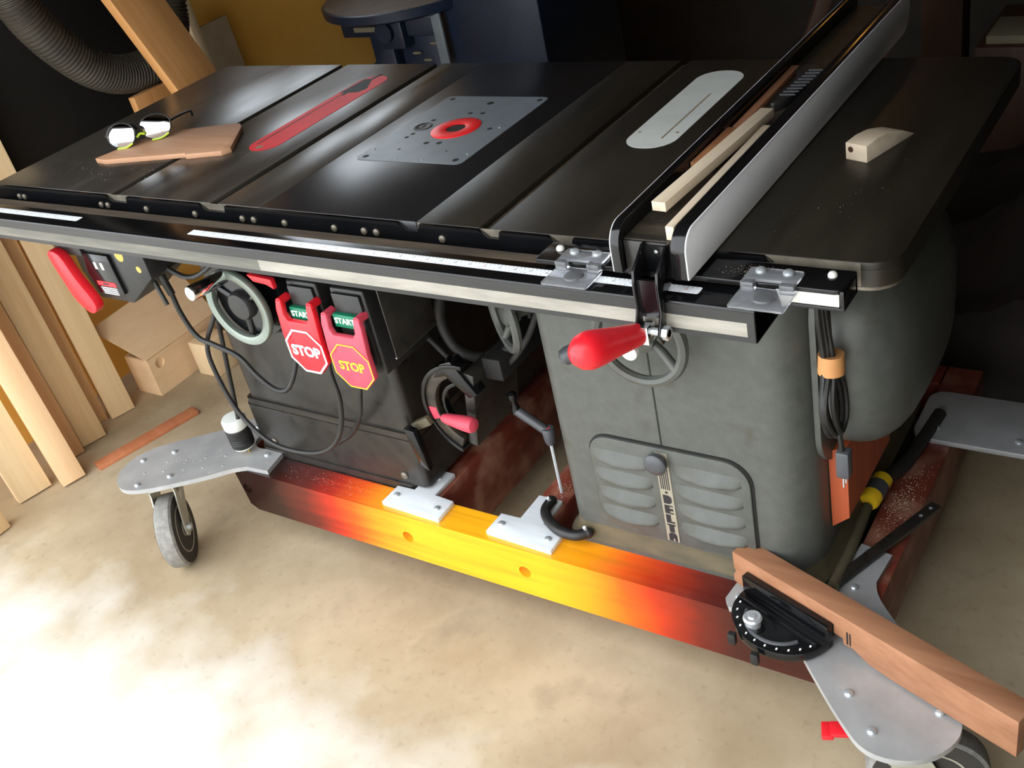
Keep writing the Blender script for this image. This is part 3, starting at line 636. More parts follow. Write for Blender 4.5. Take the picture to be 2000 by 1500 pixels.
stop_switch('stop_switch', 'red stop paddle switch with white border and bold white STOP lettering', 4.25, 7.1, 'red_plastic', (5.45, -10.12), 'ink_white', False, -11.6, -5.2, 3.5, None)
stop_switch('stop_switch', 'faded red stop paddle switch with yellow border and yellow STOP lettering', 8.3, 11.3, 'red_faded', (9.5, -10.68), 'ink_yellow', True, -11.9, -5.3, 4.6, None)
# side plate and bracket beside the second switch
SB = thing('switch_bracket', 'dark metal bracket hanging under the rail beside the yellow-lettered switch', 'bracket', (11.9, 2, -9))
obj('plate', G().box(12.4, 12.52, -.2, 4.4, -10.4, -2.6, .03), 'black_paint', SB)
obj('foot', G().prism([(-.2, 0), (4.4, 0), (4.4, -1.5), (-.2, -.1)], 'x', 0, .1).xf(TR(Vector((0, 0, 0)))).xf(Matrix.Rotation(pi/2, 4, 'Y')).xf(TR(Vector((12.45, 0, -10.35)))), 'fork_zinc', SB)
obj('clip', G().tube([(16.9, -1.2, -2.6), (16.95, -1.4, -3.2), (17.2, -1.45, -3.5), (17.3, -1.3, -3.3)], .1, 8), 'chrome', SB)

# left power box
PB = thing('power_switch', 'black power switch box with long red paddle hanging under the left rail', 'switch', (-15, 0, -8))
obj('housing', G().prism([(-18.2, -3.6), (-9.5, -3.6), (-9.5, -6.3), (-13.2, -8.9), (-17.4, -8.9), (-18.4, -6.5)], 'y', -1.2, 2.6, (), .15), 'black_plastic', PB)
obj('fascia', G().prism([(-16.6, -4.6), (-13.6, -4.6), (-13.4, -8.0), (-16.6, -8.2), (-17.1, -6.4)], 'y', -1.5, -1.15, (), .08), 'black_gloss', PB)
pdl = [(-20.2, -4.6), (-18.7, -4.6), (-17.9, -6.6), (-16.9, -8.4), (-16.9, -9.3), (-17.8, -9.8), (-19.1, -8.9), (-19.7, -7.2)]
obj('paddle', G().prism([(p.x, p.y) for p in catmull([(x, z, 0) for x, z in pdl], 3, True)], 'y', -2.3, -1.5, (), .06), 'red_plastic', PB, label='long red stop paddle')
obj('paddle_base', G().box(-20.2, -16.8, -1.5, 1.5, -5.0, -3.6, .15), 'black_plastic', PB)
for x in (-15.7, -14.9): obj('indicator', G().box(x, x+.32, -1.53, -1.5, -5.9, -5.3), 'white_pad', PB)
lb = obj('warning_label', G().box(-16.3, -14.0, -1.53, -1.5, -7.4, -7.0), 'red_plastic', PB, label='red warning label')
g = G()
for k in range(4): g.box(-16.1+k*.05, -14.1, -1.53, -1.5, -7.6-k*.17, -7.53-k*.17)
obj('label_lines', g, 'ink_white', lb, smooth=False)
obj('label_mark', G().box(-15.6, -14.9, -1.54, -1.53, -7.28, -7.12), 'ink_black', lb)
obj('start_tab', G().box(-15.9, -14.9, -1.45, -1.2, -4.25, -3.95, .05), 'yellow_plug', PB)
obj('knockout', G().cyl((-12.4, -1.22, -4.6), (-12.4, -1.1, -4.6), .5), 'brass', PB)
obj('knockout', G().cyl((-10.6, -1.22, -5.6), (-10.6, -1.1, -5.6), .28), 'brass', PB)
obj('strain_relief', G().cyl((-10.4, .2, -6.4), (-10.3, .4, -8.6), .3).cyl((-11.0, -.2, -6.6), (-10.2, -.4, -9.1), .18), 'cord_black', PB)

# ================================================================== cords
def cord(label, path, r=.21, at=None):
    o = obj('hanging_cable', G().tube(path, r, 10, 7), 'cord_black', at=path[0]); return tag(o, label, 'cord')
cord('black cord from left power box drooping behind the chrome handwheel to the black cabinet', [(-10.3, .4, -8.2), (-10.5, .6, -10.5), (-9.8, .7, -12.6), (-8.2, .8, -13.2), (-6.0, 1, -14.1), (-4.6, 1.0, -15.7), (-3.2, 1.2, -16.9), (-2.0, 1.6, -16.6), (-1.0, 2.4, -14.2), (-.8, 3.2, -11)])
cord('long black cord looping low in front of the black saw, past both stop switches', [(-6.8, 2.0, -8.6), (-7.6, 1.4, -10.8), (-9.6, 1.2, -13.5), (-10.0, 1.1, -16.0), (-8.85, .9, -19.9), (-6.15, .7, -22.2), (-2.7, .7, -22.6), (.5, .8, -21.8), (2.6, 1.0, -19.8), (3.8, 1.1, -16.6), (3.8, 1.2, -13.6), (4.4, 1.6, -11)], .2)
cord('short black cord curving down behind the yellow-lettered stop paddle', [(7.0, 2.2, -11.5), (6.4, 2.0, -13.6), (5.6, 1.8, -15.6), (4.6, 1.8, -18.2), (2.6, 2.2, -20.6), (.4, 2.4, -22.2)], .18)
cord('thin black cord running from the left power box to the chrome handwheel', [(-9.6, .5, -6.3), (-8.2, .6, -6.9), (-6.4, .6, -6.6), (-4.6, 1.0, -5.6)], .2)
PC = thing('plug', 'white and black plug on a straight cord standing on the left corner plate', 'plug', (-12.3, 2.3, -26))
obj('cord', G().tube([(-8.3, 2.4, -10.0), (-9.0, 2.35, -13.0), (-10.0, 2.3, -17), (-11.4, 2.3, -22.4)], .2, 10), 'cord_black', PC)
M = TR(Vector((-11.45, 2.3, -22.3))) @ Matrix.Rotation(-.28, 4, 'Y')
def loc(g, M): return g.xf(M)
obj('plug_body', loc(G().lathe((0, 0, -3.1), (0, 0, 1), [(0, .95), (.1, 1.02), (.5, 1.05), (.55, 1.0), (.7, 1.06), (.75, 1.0), (.9, 1.06), (.95, 1.0), (1.1, 1.06), (1.9, 1.1), (2.0, 1.0), (2.0, 0)], 30), TR(Vector((-12.1, 2.3, -22.1)))), 'black_plastic', PC)
obj('plug_cap', loc(G().lathe((0, 0, -1.15), (0, 0, 1), [(0, 1.02), (.1, 1.08), (.8, 1.1), (1.05, .95), (1.12, .4), (1.12, 0)], 30), TR(Vector((-12.1, 2.3, -22.1)))), 'white_insert', PC, label='white plug cap')
obj('plug_base', loc(G().cyl((0, 0, -3.25), (0, 0, -3.08), .9), TR(Vector((-12.1, 2.3, -22.1)))), 'white_insert', PC)
for dx, dy in ((-.35, 0), (.3, .05)): obj('prong', G().box(-12.1+dx-.14, -12.1+dx+.14, 2.3+dy-.04, 2.3+dy+.04, -25.97, -25.2), 'brass', PC)

# ================================================================== between the saws
HG = thing('miter_gauge', 'black miter gauge with red handle hanging on side of the black saw', 'miter gauge', (10, 5, -20))
ac = Vector((13.1, 0, -18.0))
def arc(r0, r1, a0, a1, n=20):
    A = [(ac.x+r1*math.cos(a0+(a1-a0)*i/n), ac.z+r1*math.sin(a0+(a1-a0)*i/n)) for i in range(n+1)]
    B = [(ac.x+r0*math.cos(a0+(a1-a0)*i/n), ac.z+r0*math.sin(a0+(a1-a0)*i/n)) for i in range(n+1)]
    return A+B[::-1]
obj('protractor', G().prism(arc(3.0, 3.9, 1.6, 4.3), 'y', 4.5, 5.0, (), .05), 'black_dusty', HG)
obj('scale', G().prism(arc(3.1, 3.8, 3.2, 3.5), 'y', 4.47, 4.5), 'red_faded', HG)
obj('rim', G().prism(arc(3.85, 4.2, 1.45, 4.35), 'y', 4.3, 5.2, (), .06), 'black_gloss', HG)
obj('inner_rail', G().prism(arc(2.2, 2.5, 1.9, 4.2), 'y', 4.6, 5.2, (), .06), 'black_gloss', HG)
obj('face_plate', G().prism([(13.3, -14.6), (14.2, -14.8), (12.9, -21.4), (12.1, -21.2)], 'y', 4.7, 10.5, (), .1), 'black_paint', HG)
obj('top_bracket', G().prism([(10.6, -15.4), (11.6, -14.0), (12.6, -13.6), (14.4, -16.2), (13.6, -16.6), (11.8, -15.0)], 'y', 4.4, 5.6, (), .08), 'black_gloss', HG)
obj('pointer_block', G().box(-1.0, 1.0, 3.9, 4.5, -.35, .35, .05).xf(TR(Vector((8.5, 0, -19.7))) @ Matrix.Rotation(-.5, 4, 'Y')), 'delta_rust', HG)
obj('rear_bar', G().box(14.2, 15.8, 6, 13, -15.8, -14.0, .1), 'black_void', HG)
obj('handle', G().lathe((11.0, 3.9, -18.5), (1, -.1, .05), [(0, .2), (.02, .3), (.5, .42), (1.8, .56), (2.8, .62), (3.1, .52), (3.2, .25), (3.2, 0)], 22), 'red_faded', HG, label='faded red handle')
# crank
CR = thing('router_lift_crank', 'black plastic crank with silver hex rod standing on the base rail', 'crank', (17.9, 7.1, zb))
obj('rod', G().cyl((17.85, 7.1, zb), (17.95, 7.0, -21.0), .13, n=6), 'bright_rod', CR)
obj('arm', G().lathe((17.95, 7.0, -21.6), (0, 0, 1), [(0, .3), (.3, .42), (1.3, .5), (1.45, .42), (1.45, 0)], 20).tube([(17.9, 7.0, -20.5), (16.9, 7.0, -19.9), (15.5, 7.0, -19.1)], .38, 12, 3), 'ball_grey', CR)
obj('arm_badge', G().lathe((17.95, 7.0, -20.16), (0, 0, 1), [(0, .18), (.03, .18), (.03, 0)], 14), 'red_faded', CR)
obj('knob', G().lathe((15.45, 7.0, -19.2), (0, -.05, 1), [(0, .4), (.4, .34), (.8, .24), (1.1, .3), (1.4, .4), (1.7, .34), (1.85, .15), (1.85, 0)], 18), 'black_gloss', CR)
# pin spanner
SPN = thing('pin_spanner', 'black C-shaped pin spanner lying on the right-hand tee plate', 'spanner', (20, 3.6, -25.9))
P = [(18.3, 5.1, -25.5), (18.5, 3.9, -25.45), (19.5, 2.9, -25.4), (20.9, 2.2, -25.3), (22.1, 2.2, -25.3), (22.8, 2.75, -25.3)]
obj('hook', G().tube(P, .4, 12, 5).ell(P[0], .42, .42, .42).ell(P[-1], .42, .42, .42), 'black_plastic', SPN)
obj('pin', G().cyl((18.4, 4.8, -25.2), (18.4, 4.6, -24.8), .13, n=10), 'bright_rod', SPN); obj('pin', G().cyl((22.75, 2.7, -25.0), (22.75, 2.5, -24.6), .13, n=10), 'bright_rod', SPN)
# hanging cables between saws
HC = thing('cable_coil', 'coiled dark cables hanging between the two saw cabinets', 'cable', (12, 8, -14))
obj('loop', G().tube([(11.3, 8, -7), (10.2, 7.8, -10.5), (9.7, 7.8, -12.8), (10.6, 7.7, -14.8), (12.6, 7.6, -15.2), (14.8, 7.6, -14.6), (16.8, 7.8, -13)], .42, 10), 'rubber', HC)
obj('loop', G().tube([(6.8, 7.5, -13.7), (8.4, 7.4, -14.1), (10.2, 7.2, -15.5), (12.6, 7.0, -16.2), (15.2, 7.2, -15.3), (17.2, 7.6, -13.2), (18.6, 8, -10.5), (18.8, 9, -8)], .24, 10), 'rubber', HC)
for k in range(5): obj('strand', G().tube([(15.2+k*.6, 9.5, -6), (14.6+k*.7, 9.5, -9), (13.6+k*.8, 9.3, -12.2)], .2, 8), 'cord_black', HC)
obj('tie', G().cyl((13.4, 7.6, -15.2), (14.2, 7.6, -14.9), .52), 'ball_grey', HC)

# ================================================================== right side: cord bundle, twist plug, second miter gauge
CB = thing('cord_bundle', 'bundled black cord with tan band and two-pin plug beside the grey saw', 'cord', (40.6, 4.4, -16))
for k in range(5):
    a = (k-2)*.22; b = (k % 3-1)*.2
    obj('strand', G().tube([(40.3+b*.4, 3.5+a, -2.2), (40.3+b*.5, 3.6+a*1.2, -5.2), (40.35+b, 4.0+a*.6, -8.6), (40.5+b, 3.3+a*1.5-.4*(k % 2), -11.0), (40.6+b, 3.9+a, -13.2), (40.6+b, 5.0+a, -12.8), (40.5+b, 5.2+a*1.2, -11.0), (40.4+b, 4.3+a*.6, -8.8)], .17, 8, 6), 'cord_black', CB)
obj('strand', G().tube([(40.6, 4.4, -12.9), (40.65, 4.3, -13.8), (40.7, 4.4, -14.9)], .15, 8), 'cord_black', CB)
obj('band', G().lathe((40.4, 4.1, -9.3), (0, .08, 1), [(0, .68), (0, .74), (1.15, .7), (1.15, .62)], 20), 'leather_tan', CB, label='tan wrap band')
obj('plug', G().box(40.35, 41.15, 4.1, 4.9, -16.8, -14.9, .15), 'ball_grey', CB)
for dy in (-.22, .2): obj('pin', G().box(40.72, 40.8, 4.5+dy-.04, 4.5+dy+.04, -17.5, -16.8), 'zinc', CB)
YC = thing('extension_cord', 'grey cord with yellow twist-lock plug lying along the right side beam', 'cord', (39.8, 10, zb))
obj('cord', G().tube([(39.95, 3.9, -25.5), (39.85, 6, -25.75), (39.75, 9, -25.7), (39.6, 11.8, -25.5)], .38, 10), 'delta_rust', YC)
obj('cord_tail', G().tube([(39.9, 15.0, -25.4), (40.6, 17.6, -25.8), (41.2, 24, -25.9)], .48, 10), 'rubber', YC)
yd = Vector((.25, 3.4, 0))
obj('plug_body', G().lathe((39.6, 12.0, -25.3), yd, [(0, .4), (0, .62), (.2, .72), (.8, .72), (.8, .66), (1.9, .66), (1.9, .72), (2.7, .68), (2.9, .45), (2.9, 0)], 26), 'yellow_plug', YC, label='yellow plug')
obj('plug_grip', G().lathe((39.66, 12.8, -25.3), yd, [(0, .66), (0, .74), (1.1, .74), (1.1, .66)], 26), 'ball_grey', YC)

MG = thing('miter_gauge', 'black protractor miter gauge lying on the right corner plate with wooden fence', 'miter gauge', (39, -1, -26))
q0 = Vector((34.0, 2.3)); q1 = Vector((52.3, -4.3)); fd = (q1-q0).normalized(); fn = Vector((fd.y, -fd.x))  # fence direction, normal to the front
def fp(s, t): p = q0+fd*s+fn*t; return (p.x, p.y)
zt = -25.95
tilt_M = None
hub = 4.6
def hp_(s, t, k=1): return fp(s, t)
semi = [fp(hub-3.3, .05), fp(hub+3.3, .05), fp(hub+3.3, .7)] + [fp(hub+3.25*math.cos(a), .8+2.7*math.sin(a)) for a in [i*pi/18 for i in range(1, 18)]] + [fp(hub-3.3, .7)]
obj('head', G().prism(semi, 'z', zt+.1, zt+.75, (), .08), 'black_gloss', MG)
obj('head_face', G().prism([fp(hub-3.3, .02), fp(hub+3.3, .02), fp(hub+3.3, .55), fp(hub-3.3, .55)], 'z', zt+.1, zt+2.0, (), .05), 'black_gloss', MG)
obj('rib', G().prism([fp(hub-3.0, 1.0), fp(hub+3.0, 1.0), fp(hub+3.0, 1.25), fp(hub-3.0, 1.25)], 'z', zt+.75, zt+1.0, (), .04), 'black_gloss', MG)
ars = [fp(hub+2.1*math.cos(a), 1.0+1.9*math.sin(a)) for a in [.35+i*(pi-.7)/14 for i in range(15)]]
obj('slot_arc', G().tube([(x, y, zt+.76) for x, y in ars], .13, 8, 2), 'ball_grey', MG)
kx, ky = fp(hub-.9, 2.3)
obj('lock_knob', G().lathe((kx, ky, zt+.7), (0, 0, 1), [(0, .5), (.5, .5), (.5, .58), (.62, .6), (.75, .5), (.72, .3), (.8, .2), (.8, 0)], 26), 'zinc', MG, label='silver lock knob')
for a in [i*pi/12 for i in range(1, 12)]:
    x, y = fp(hub+2.85*math.cos(a), .8+2.4*math.sin(a)); obj('tick', G().box(x-.05, x+.05, y-.08, y+.08, zt+.75, zt+.77), 'ink_white', MG)
for a in (1.1, 1.75):
    x, y = fp(hub+3.3*math.cos(a+.3), 1.0+2.9*math.sin(a+.3)); obj('stop_lug', G().box(x-.25, x+.25, y-.2, y+.2, zt-.35, zt+.55, .08), 'black_plastic', MG)
bx, by = fp(hub, .3); d_ = Vector((43.5-bx, 13.2-by)).normalized(); n_ = Vector((d_.y, -d_.x))
Lb = 14.2
obj('bar', G().prism([(bx+n_.x*.38, by+n_.y*.38), (bx+d_.x*Lb+n_.x*.38, by+d_.y*Lb+n_.y*.38), (bx+d_.x*Lb-n_.x*.38, by+d_.y*Lb-n_.y*.38), (bx-n_.x*.38, by-n_.y*.38)], 'z', zt+.02, zt+.4, (), .03), 'black_paint', MG)
for k in (12.6, 13.6): obj('bar_hole', G().cyl((bx+d_.x*k, by+d_.y*k, zt+.39), (bx+d_.x*k, by+d_.y*k, zt+.42), .12, n=12), 'zinc', MG)
wf = [(0, .35), (0, .9), (.25, 1.35), (.1, 1.6), (.1, 2.95), (19.4, 2.95), (19.4, .2), (12.0, .15), (10.4, .25), (9.3, .75), (8.6, .7), (8.55, 1.15), (7.7, 1.2), (7.6, .75), (6.9, .7), (6.8, .9), (5.8, .7), (4.5, .05), (1.2, .05)]
gw = G().prism(wf, 'y', -.75, .75, (), .03)
M = Matrix(((fd.x, -fn.x, 0, q0.x), (fd.y, -fn.y, 0, q0.y), (0, 0, 1, zt), (0, 0, 0, 1)))
obj('wooden_fence', gw.xf(TR(Vector((0, 0, 0))) @ M @ TR(Vector((0, .75, 0)))), 'cherry', MG, label='long brown wooden fence with saw cuts')
for s, w in ((7.9, .05), (8.9, .06), (9.1, .05)):
    gk = G().box(s-w, s+w, -.01, .02, .9, 1.9); obj('saw_cut', gk.xf(M), 'slot_dark', MG)

# ================================================================== things on the table
o = obj('plywood_offcut', G().prism([(-19.6, 4.75), (-18.2, 4.6), (-10.6, 6.6), (-10.4, 6.35), (-7.3, 7.3), (-6.9, 8.0), (-9.6, 11.9), (-10.4, 12.5), (-11.4, 12.4), (-16.6, 10.6), (-18.4, 8.6)], 'z', .005, .4, (), .03), 'ply', at=(-12, 8, 0))
tag(o, 'brown plywood offcut with pointed left end lying on the black table', 'offcut')
GL = thing('safety_glasses', 'mirrored safety glasses with lime trim resting on the plywood offcut', 'glasses', (-17.5, 8, .4))
def lens(c, yaw, pit, rx=1.3, rz=.95):
    M = TR(Vector(c)) @ Matrix.Rotation(yaw, 4, 'Z') @ Matrix.Rotation(pit, 4, 'X')
    g = G(); R = []
    ro = [(rx*math.cos(t)*(1 if math.sin(t) > 0 else .96), rz*(abs(math.sin(t))**.85)*math.copysign(1, math.sin(t))) for t in [2*pi*i/28 for i in range(28)]]
    for k in (1, .92, .75, .5, .25, .04): R.append([Vector((x*k, -.28*(1-k*k), z*k)) for x, z in ro])
    R2 = [[Vector((p.x, p.y+.06, p.z)) for p in r] for r in R[::-1]]
    g.rings(R+R2, True, False); g.xf(M)
    f = G().tube([Vector((x*1.03, .02, z*1.03)) for x, z in ro], .06, 6, 1, True); f.xf(M)
    return g, f, M
for c, yaw, pit in (((-18.55, 7.1, 1.38), .38, -.35), ((-16.5, 9.1, 1.42), .62, -.4)):
    g, f, M = lens(c, yaw, pit); obj('lens', g, 'mirror_lens', GL); obj('frame', f, 'black_plastic', GL)
    t = G().tube([M @ Vector((-.5, -.05, -1.0)), M @ Vector((.3, -.05, -1.0)), M @ Vector((1.0, -.05, -.72))], .07, 6); obj('lime_trim', t, 'lime', GL)
obj('bridge', G().tube([(-17.45, 7.7, 1.0), (-17.3, 8.0, 1.2), (-17.1, 8.3, 1.1)], .11, 8), 'lime', GL)
obj('temple', G().tube([(-15.8, 10.1, 1.5), (-16.2, 11.8, 1.4), (-17.4, 13.6, .9), (-18.4, 14.4, .2)], .1, 8), 'black_plastic', GL)
obj('temple', G().tube([(-20.1, 6.8, 1.4), (-21.0, 8.4, 1.3), (-21.8, 10.4, .9), (-22.2, 11.2, .2)], .1, 8), 'black_plastic', GL)
wg = G().prism([(0, 0), (4.2, 0), (4.25, .06), (3.2, .62), (1.9, .98), (.9, 1.05), (0, .95)], 'x', 0, 1.35, (), .02)
wg.xf(TR(Vector((39.2, 11.1, .005))) @ Matrix.Rotation(-.32, 4, 'Z'))
wk = G().prism(circ(.32, .6, .17, 14), 'y', -.006, .01).xf(TR(Vector((39.2, 11.1, .005))) @ Matrix.Rotation(-.32, 4, 'Z'))
o = obj('wood_wedge', wg, 'maple', at=(40, 12, 0)); obj('knot', wk, 'dark_plank', o); tag(o, 'pale wooden wedge block alone on the grey saw table', 'wedge')
def stick(name, p0, p1, w, h, m, label):
    p0 = Vector(p0); p1 = Vector(p1); d = p1-p0; L = d.length; d.normalize(); n = Vector((d.y, -d.x, 0)).normalized(); u = n.cross(d)
    g = G().box(0, L, 0, w, 0, h, .02); g.xf(Matrix(((d.x, -n.x, u.x, 0), (d.y, -n.y, u.y, 0), (d.z, -n.z, u.z, 0), (0, 0, 0, 1))))
    o = bpy.data.objects.new(name, mesh_of(g, name, m, world=False)); COL.objects.link(o); o.location = W(p0)
    # keep grain along the stick: local x is rotated into place
    return tag(o, label, 'wood strip')
def stick_r(name, p0, p1, w, h, m, label, cat='wood strip'):
    p0 = Vector(p0); p1 = Vector(p1); d = (p1-p0); L = d.length; d.normalize(); n = Vector((-d.y, d.x, 0)).normalized(); u = d.cross(n)
    o = bpy.data.objects.new(name, mesh_of(G().box(0, L, -w/2, w/2, 0, h, .02), name, m, world=False)); COL.objects.link(o)
    o.matrix_world = Matrix.Translation(W(p0)) @ MX(d, n, u)
    return tag(o, label, cat)
stick_r('maple_strip', (33.95, -.75, 2.26), (34.8, 11.33, 2.26), .78, .5, 'maple', 'longer pale maple strip lying across the walnut block on the rip fence')
stick_r('maple_strip', (35.42, -2.65, 1.77), (35.42, 9.6, 1.77), .44, .72, 'maple', 'narrow pale maple strip lying along the right of the rip fence')
stick_r('walnut_block', (33.55, 5.0, 1.77), (33.65, 9.8, 1.77), 1.2, .47, 'walnut_bit', 'short two-tone wood block under the maple strip on the rip fence')
stick_r('cherry_strip', (33.35, 10.3, 1.77), (33.2, 20.0, 1.77), .5, .3, 'cherry', 'thin orange wooden strip behind the walnut block on the rip fence')
PS = [(34.2, 13.2), (34.9, 13.8), (35.1, 15.2), (35.5, 16.6), (35.5, 18.2), (34.9, 19.4), (34.1, 19.5), (33.7, 18.8), (34.2, 17.6), (34.3, 16.2), (34.0, 15.0)]
pu = thing('push_stick', 'black ridged push stick lying in the rip fence channel', 'push stick', (34.6, 16, 1.76))
obj('body', G().prism(sm2(PS, 3), 'z', 1.77, 2.3, (), .08), 'black_plastic', pu)
g = G()
for k in range(9): g.box(34.3+.04*k, 35.25+.03*k, 14.4+k*.5, 14.52+k*.5, 2.3, 2.36)
obj('ridges', g, 'ball_grey', pu)

# ================================================================== left: boards, boxes, hose
def lean(name, bx, by, w, th, tx, ty, L, m, label, yaw=0.):
    """board standing on the floor at (bx,by), leaning by (tx,ty) over its length"""
    d = Vector((tx, ty, math.sqrt(L*L-tx*tx-ty*ty))).normalized(); yv = Vector((math.sin(yaw)*-1, math.cos(yaw), 0)); yv = (yv-d*yv.dot(d)).normalized(); xv = yv.cross(d)
    o = bpy.data.objects.new(name, mesh_of(G().box(-th/2, th/2, -w/2, w/2, 0, L, .06), name, m, world=False)); COL.objects.link(o)
    lift = abs(xv.z)*th/2+abs(yv.z)*w/2
    o.matrix_world = Matrix.Translation(W((bx, by, FL+lift+.01))) @ MX(xv, yv, d)
    return tag(o, label, 'board')
lean('leaning_board', -46.4, 11.2, 2.8, 1.6, -1.5, 0, 42, 'pine', 'tan board nearest the yellow wall strip, rightmost of the leaning row', -.32)
lean('leaning_board', -47.6, 8.75, 1.9, 1.2, -.8, 0, 40, 'brown_board', 'reddish brown recessed board between two tan boards of the leaning row', -.32)
lean('leaning_board', -45.3, 6.0, 2.9, 1.7, -2.5, 0, 42, 'grey_board', 'stained tan board with white marks, leaning left of the brown recessed board', -.32)
lean('leaning_board', -44.9, 3.3, 1.9, 1.4, -3.0, 0, 41, 'brown_board', 'narrow dull brown board leaning beside the salmon-tan board', -.32)
lean('leaning_board', -41.2, .1, 2.5, 2.2, -3.6, 0, 40, 'fir', 'salmon-tan square post standing furthest forward in the leaning row', -.32)
lean('leaning_board', -43.6, -3.2, 3.6, 1.6, -3.4, 0, 40, 'pale_oak', 'pale wide board left of the salmon-tan post', -.25)
lean('leaning_board', -41.5, -9.2, 2.5, 1.4, -4.0, 0, 40, 'grey_board', 'grey weathered board end at the far left edge by the doorway')
DC = thing('dark_cabinet', 'black cabinet on the left wall behind the flexible hose', 'cabinet', (-50, 12, -9))
obj('carcass', G().box(-52.0, -49.8, -12, 39, -9, 46, .1), 'black_void', DC)
for y0, y1 in ((-11.7, 13.2), (13.8, 38.7)): obj('door', G().box(-49.8, -49.3, y0, y1, -8.7, 45.6, .08), 'black_void', DC)
CBX = thing('cardboard_box', 'cardboard box with round hand hole and raised flap on floor by yellow wall', 'box', (-46, 20, FL))
hx = [(15.2, FL+.02), (26.2, FL+.02), (26.2, -30.1), (15.2, -30.1)]
obj('front_panel', G().prism(hx, 'x', -43.9, -43.65, [circ(16.7, -31.2, .62, 18)]), 'cardboard', CBX)
obj('hand_hole', G().cyl((-44.4, 16.7, -31.2), (-43.9, 16.7, -31.2), .64), 'cardboard', CBX)
obj('side_panel', G().box(-47.6, -43.9, 15.2, 15.45, FL+.02, -30.1), 'cardboard', CBX); obj('side_panel', G().box(-47.6, -43.9, 25.95, 26.2, FL+.02, -30.1), 'cardboard', CBX)
obj('back_panel', G().box(-47.8, -47.6, 15.2, 26.2, FL+.02, -30.1), 'cardboard', CBX)
fg = G().prism([(15.2, 0), (26.4, 0), (26.2, 6.8), (12.6, 6.4)], 'x', 0, .2).xf(TR(Vector((-43.9, 0, -30.15))) @ Matrix.Rotation(-.62, 4, 'Y'))
obj('flap', fg, 'cardboard', CBX, label='raised cardboard flap')
C2 = obj('wood_offcut_block', G().box(-42.6, -39.2, 20.4, 23.9, FL+.01, -30.6, .08), 'pale_oak', at=(-41, 25, FL)); tag(C2, 'small pale wood block on floor behind the hanging cords', 'block')
o = stick_r('floor_strip', (-39.7, 2.4, FL+.01), (-36.5, 14.1, FL+.01), 1.6, .45, 'red_strip', 'thin reddish wood strip lying on the floor before the leaning boards')
HO = [(-41.5, 15.5, 24), (-41.5, 16.6, 13), (-41.6, 17.6, 8.4), (-41.8, 20.0, 4.3), (-42, 22.9, 1.2), (-42, 26.2, -.4), (-42, 30.2, -.6), (-42.4, 33.4, 1.2), (-43, 35.2, 4.6), (-43.5, 36, 12), (-43.6, 36, 24)]
hose = G().tube(HO, 2, 20, 44, False, lambda i: 2.03 if i % 4 < 2 else 1.86)
o = obj('dust_hose', hose, 'hose_grey', at=(-42, 26, 0)); tag(o, 'grey ribbed dust hose hanging in a U loop at upper left', 'hose')
# vertical plank by the table corner
lean('leaning_plank', -24.9, 33.6, 5.4, 1.3, -17.5, -14.0, 74, 'plank_tan', 'wide tan plank leaning upright behind the left rear table corner')
lean('short_board', -39.6, 27.6, 6.2, 1.0, -1.0, 0, 32.6, 'plank_tan', 'short tan board end just below the hose loop')
pp = lean('plywood_sheet', -49.6, 46.6, 6.2, .5, -1.6, -.5, 33.6, 'pale_ply', 'pale plywood panel leaning on the ochre wall behind the table corner')
lean('pale_stick', -47.6, 42.2, 1.3, .9, -2.0, .2, 37.4, 'pale_oak', 'pale slim stick standing beside the plywood panel')

# ================================================================== blue machine at the back
BM = thing('blue_machine', 'dark blue shop machine with rounded tilting table behind the black saw', 'machine', (-30, 64, FL))
obj('table', G().lathe((-34.5, 67, -5.2), (0, 0, 1), [(0, 12.0), (.3, 12.6), (1.3, 12.7), (1.45, 12.5), (1.45, 0)], 56), 'blue_paint', BM)
obj('table_face', G().cyl((-34.5, 67, -3.76), (-34.5, 67, -3.7), 12.4, n=56), 'machine_iron', BM)
obj('trunnion', G().box(-43, -27, 60, 63, -8.2, -5.0, .3).box(-36, -32, 59, 62, -9.5, -5.2, .3).cyl((-34.6, 58.4, -7.2), (-34.6, 61, -7.2), 1.3), 'blue_paint', BM)
obj('scale_strip', G().box(-40.6, -36.4, 59.8, 60.0, -7.4, -6.8), 'paper_pale', BM)
obj('lower_arm', G().prism([(-43, -13), (-38.5, -11.4), (-38.5, -8), (-35, -8), (-35, -18), (-43, -18)], 'y', 60, 68, (), .2), 'blue_paint', BM)
obj('column', G().box(-34.5, -28, 61, 70, FL+.01, -8, .3), 'blue_paint', BM)
obj('pedestal', G().box(-42, -20, 60, 80, FL+.01, -18, .4), 'blue_paint', BM)
obj('upright', G().box(-26.5, -12, 60, 78, -18, 20, .3), 'blue_paint', BM)
obj('guard_bracket', G().box(-30, -26.4, 58.6, 60.6, -5.5, -5.1, .05).box(-26.7, -25.3, 58.6, 59.0, -11.2, -5.1, .05), 'plate_grey', BM)
for k in range(5): obj('chip', G().ell((-33+k*1.3, 60.2+.3*k, -9.4-(k % 3)*1.0), .7, .3, .2), 'paper_pale', BM)

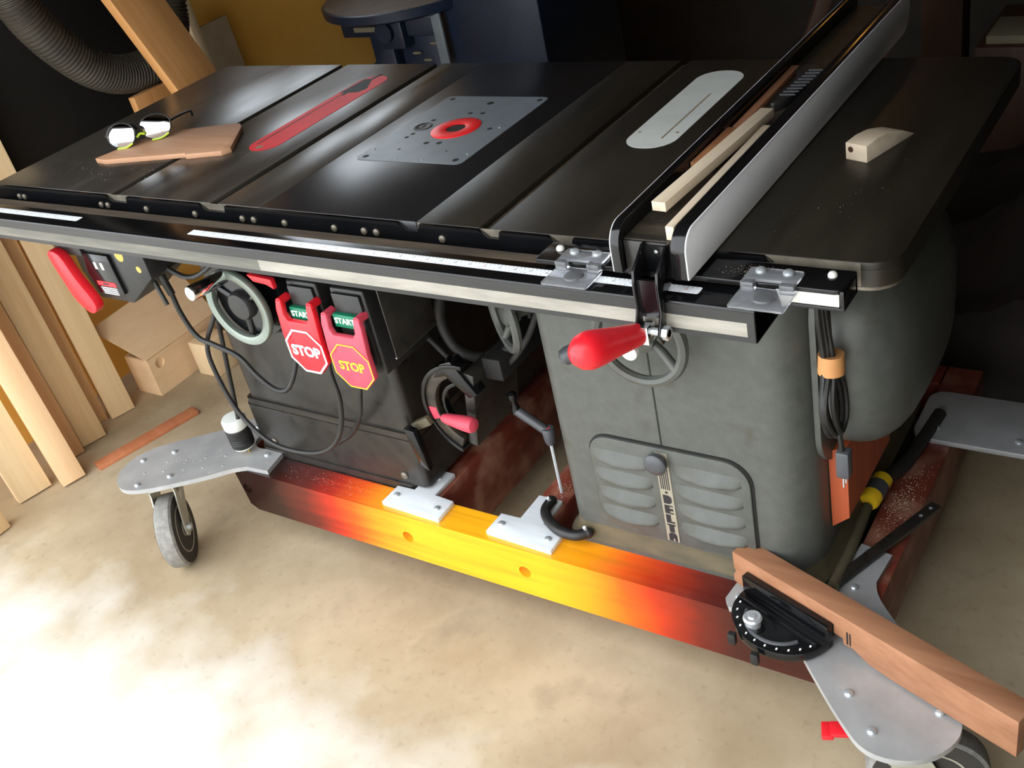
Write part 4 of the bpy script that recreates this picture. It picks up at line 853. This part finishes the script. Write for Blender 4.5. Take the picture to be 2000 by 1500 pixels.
# dim back clutter
def simple(name, g, m, label, cat, at): return tag(obj(name, g, m, at=at), label, cat)
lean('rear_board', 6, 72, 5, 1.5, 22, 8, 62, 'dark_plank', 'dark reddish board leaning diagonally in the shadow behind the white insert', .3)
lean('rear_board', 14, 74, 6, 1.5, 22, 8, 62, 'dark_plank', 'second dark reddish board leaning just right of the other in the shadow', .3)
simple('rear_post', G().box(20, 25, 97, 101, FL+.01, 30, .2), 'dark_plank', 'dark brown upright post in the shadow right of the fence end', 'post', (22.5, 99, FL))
sh = thing('rear_shelf', 'dim shelf with pale papers at the upper right corner', 'shelf', (40, 92, FL))
obj('shelf_unit', G().box(28.5, 60, 88, 104, FL+.01, -20.4, .2), 'dark_plank', sh)
obj('papers', G().box(29.5, 41, 89, 96, -20.4, -19.4, .1), 'paper_pale', sh)
tp_ = thing('dark_fill_pile', 'dark pile added over the floor at right so the cluttered background reads black', 'pile', (56, 50, FL))  # dark pile among the clutter, added to black out the weakly lit floor
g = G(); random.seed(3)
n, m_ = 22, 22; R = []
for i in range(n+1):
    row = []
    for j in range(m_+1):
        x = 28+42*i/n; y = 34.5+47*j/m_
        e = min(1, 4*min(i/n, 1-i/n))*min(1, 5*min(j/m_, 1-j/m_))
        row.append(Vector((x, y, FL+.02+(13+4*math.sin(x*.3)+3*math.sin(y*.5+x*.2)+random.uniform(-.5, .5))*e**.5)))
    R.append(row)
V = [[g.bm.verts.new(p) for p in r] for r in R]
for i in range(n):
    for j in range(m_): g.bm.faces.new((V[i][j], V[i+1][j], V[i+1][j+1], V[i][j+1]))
obj('cover', g, 'fill_dark', tp_)
WL = thing('wall_lamp', 'small warm bulb lamp on the back wall', 'lamp', (6, 124, 31))
obj('lamp_base', G().lathe((6, 124, 31), (0, -1, 0), [(0, 2), (.4, 2), (.6, 1.2), (2, 1.0), (2, 0)], 20), 'white_pad', WL)
obj('bulb', G().ell((6, 120.4, 31), 1.2, 1.8, 1.2), 'bulb_glow', WL)

# sawdust lying about
g = G(); random.seed(11)
def dust(n, x0, x1, y0, y1, z, sz=.05):
    for _ in range(n):
        x = random.triangular(x0, x1); y = random.triangular(y0, y1); a = random.uniform(0, pi); l = sz*random.uniform(.6, 2.2); w = sz*.5
        c_, s_ = math.cos(a), math.sin(a)
        P = [g.bm.verts.new((x+l*c_, y+l*s_, z+.004)), g.bm.verts.new((x-w*s_, y+w*c_, z+.004)), g.bm.verts.new((x-l*c_, y-l*s_, z+.004)), g.bm.verts.new((x+w*s_, y-w*c_, z+.004)), g.bm.verts.new((x, y, z+sz*.6))]
        for i in range(4): g.bm.faces.new((P[i], P[(i+1) % 4], P[4]))
        g.bm.faces.new(P[3::-1])
dust(380, 40.2, 42.6, 8.8, 19, zb, .04); dust(160, -8, 6.3, .6, 2.9, zb, .025); dust(140, 36.8, 41, -2.2, -.7, -.18, .018); dust(40, 37.5, 44, 1, 12, 0, .022); dust(70, -26, -8, .6, 6, 0, .03); dust(60, 17.2, 18.6, 5.9, 9, zb, .04)
dust(70, 33, 35.6, -2.4, 5, 1.75, .018); dust(60, -20, -8, -3, 2, zb+.42, .04)
o = obj('sawdust', g, 'maple', at=(20, 5, zb)); o['kind'] = 'stuff'; tag(o, 'pale sawdust specks scattered over the saw tables and base beams', 'sawdust')
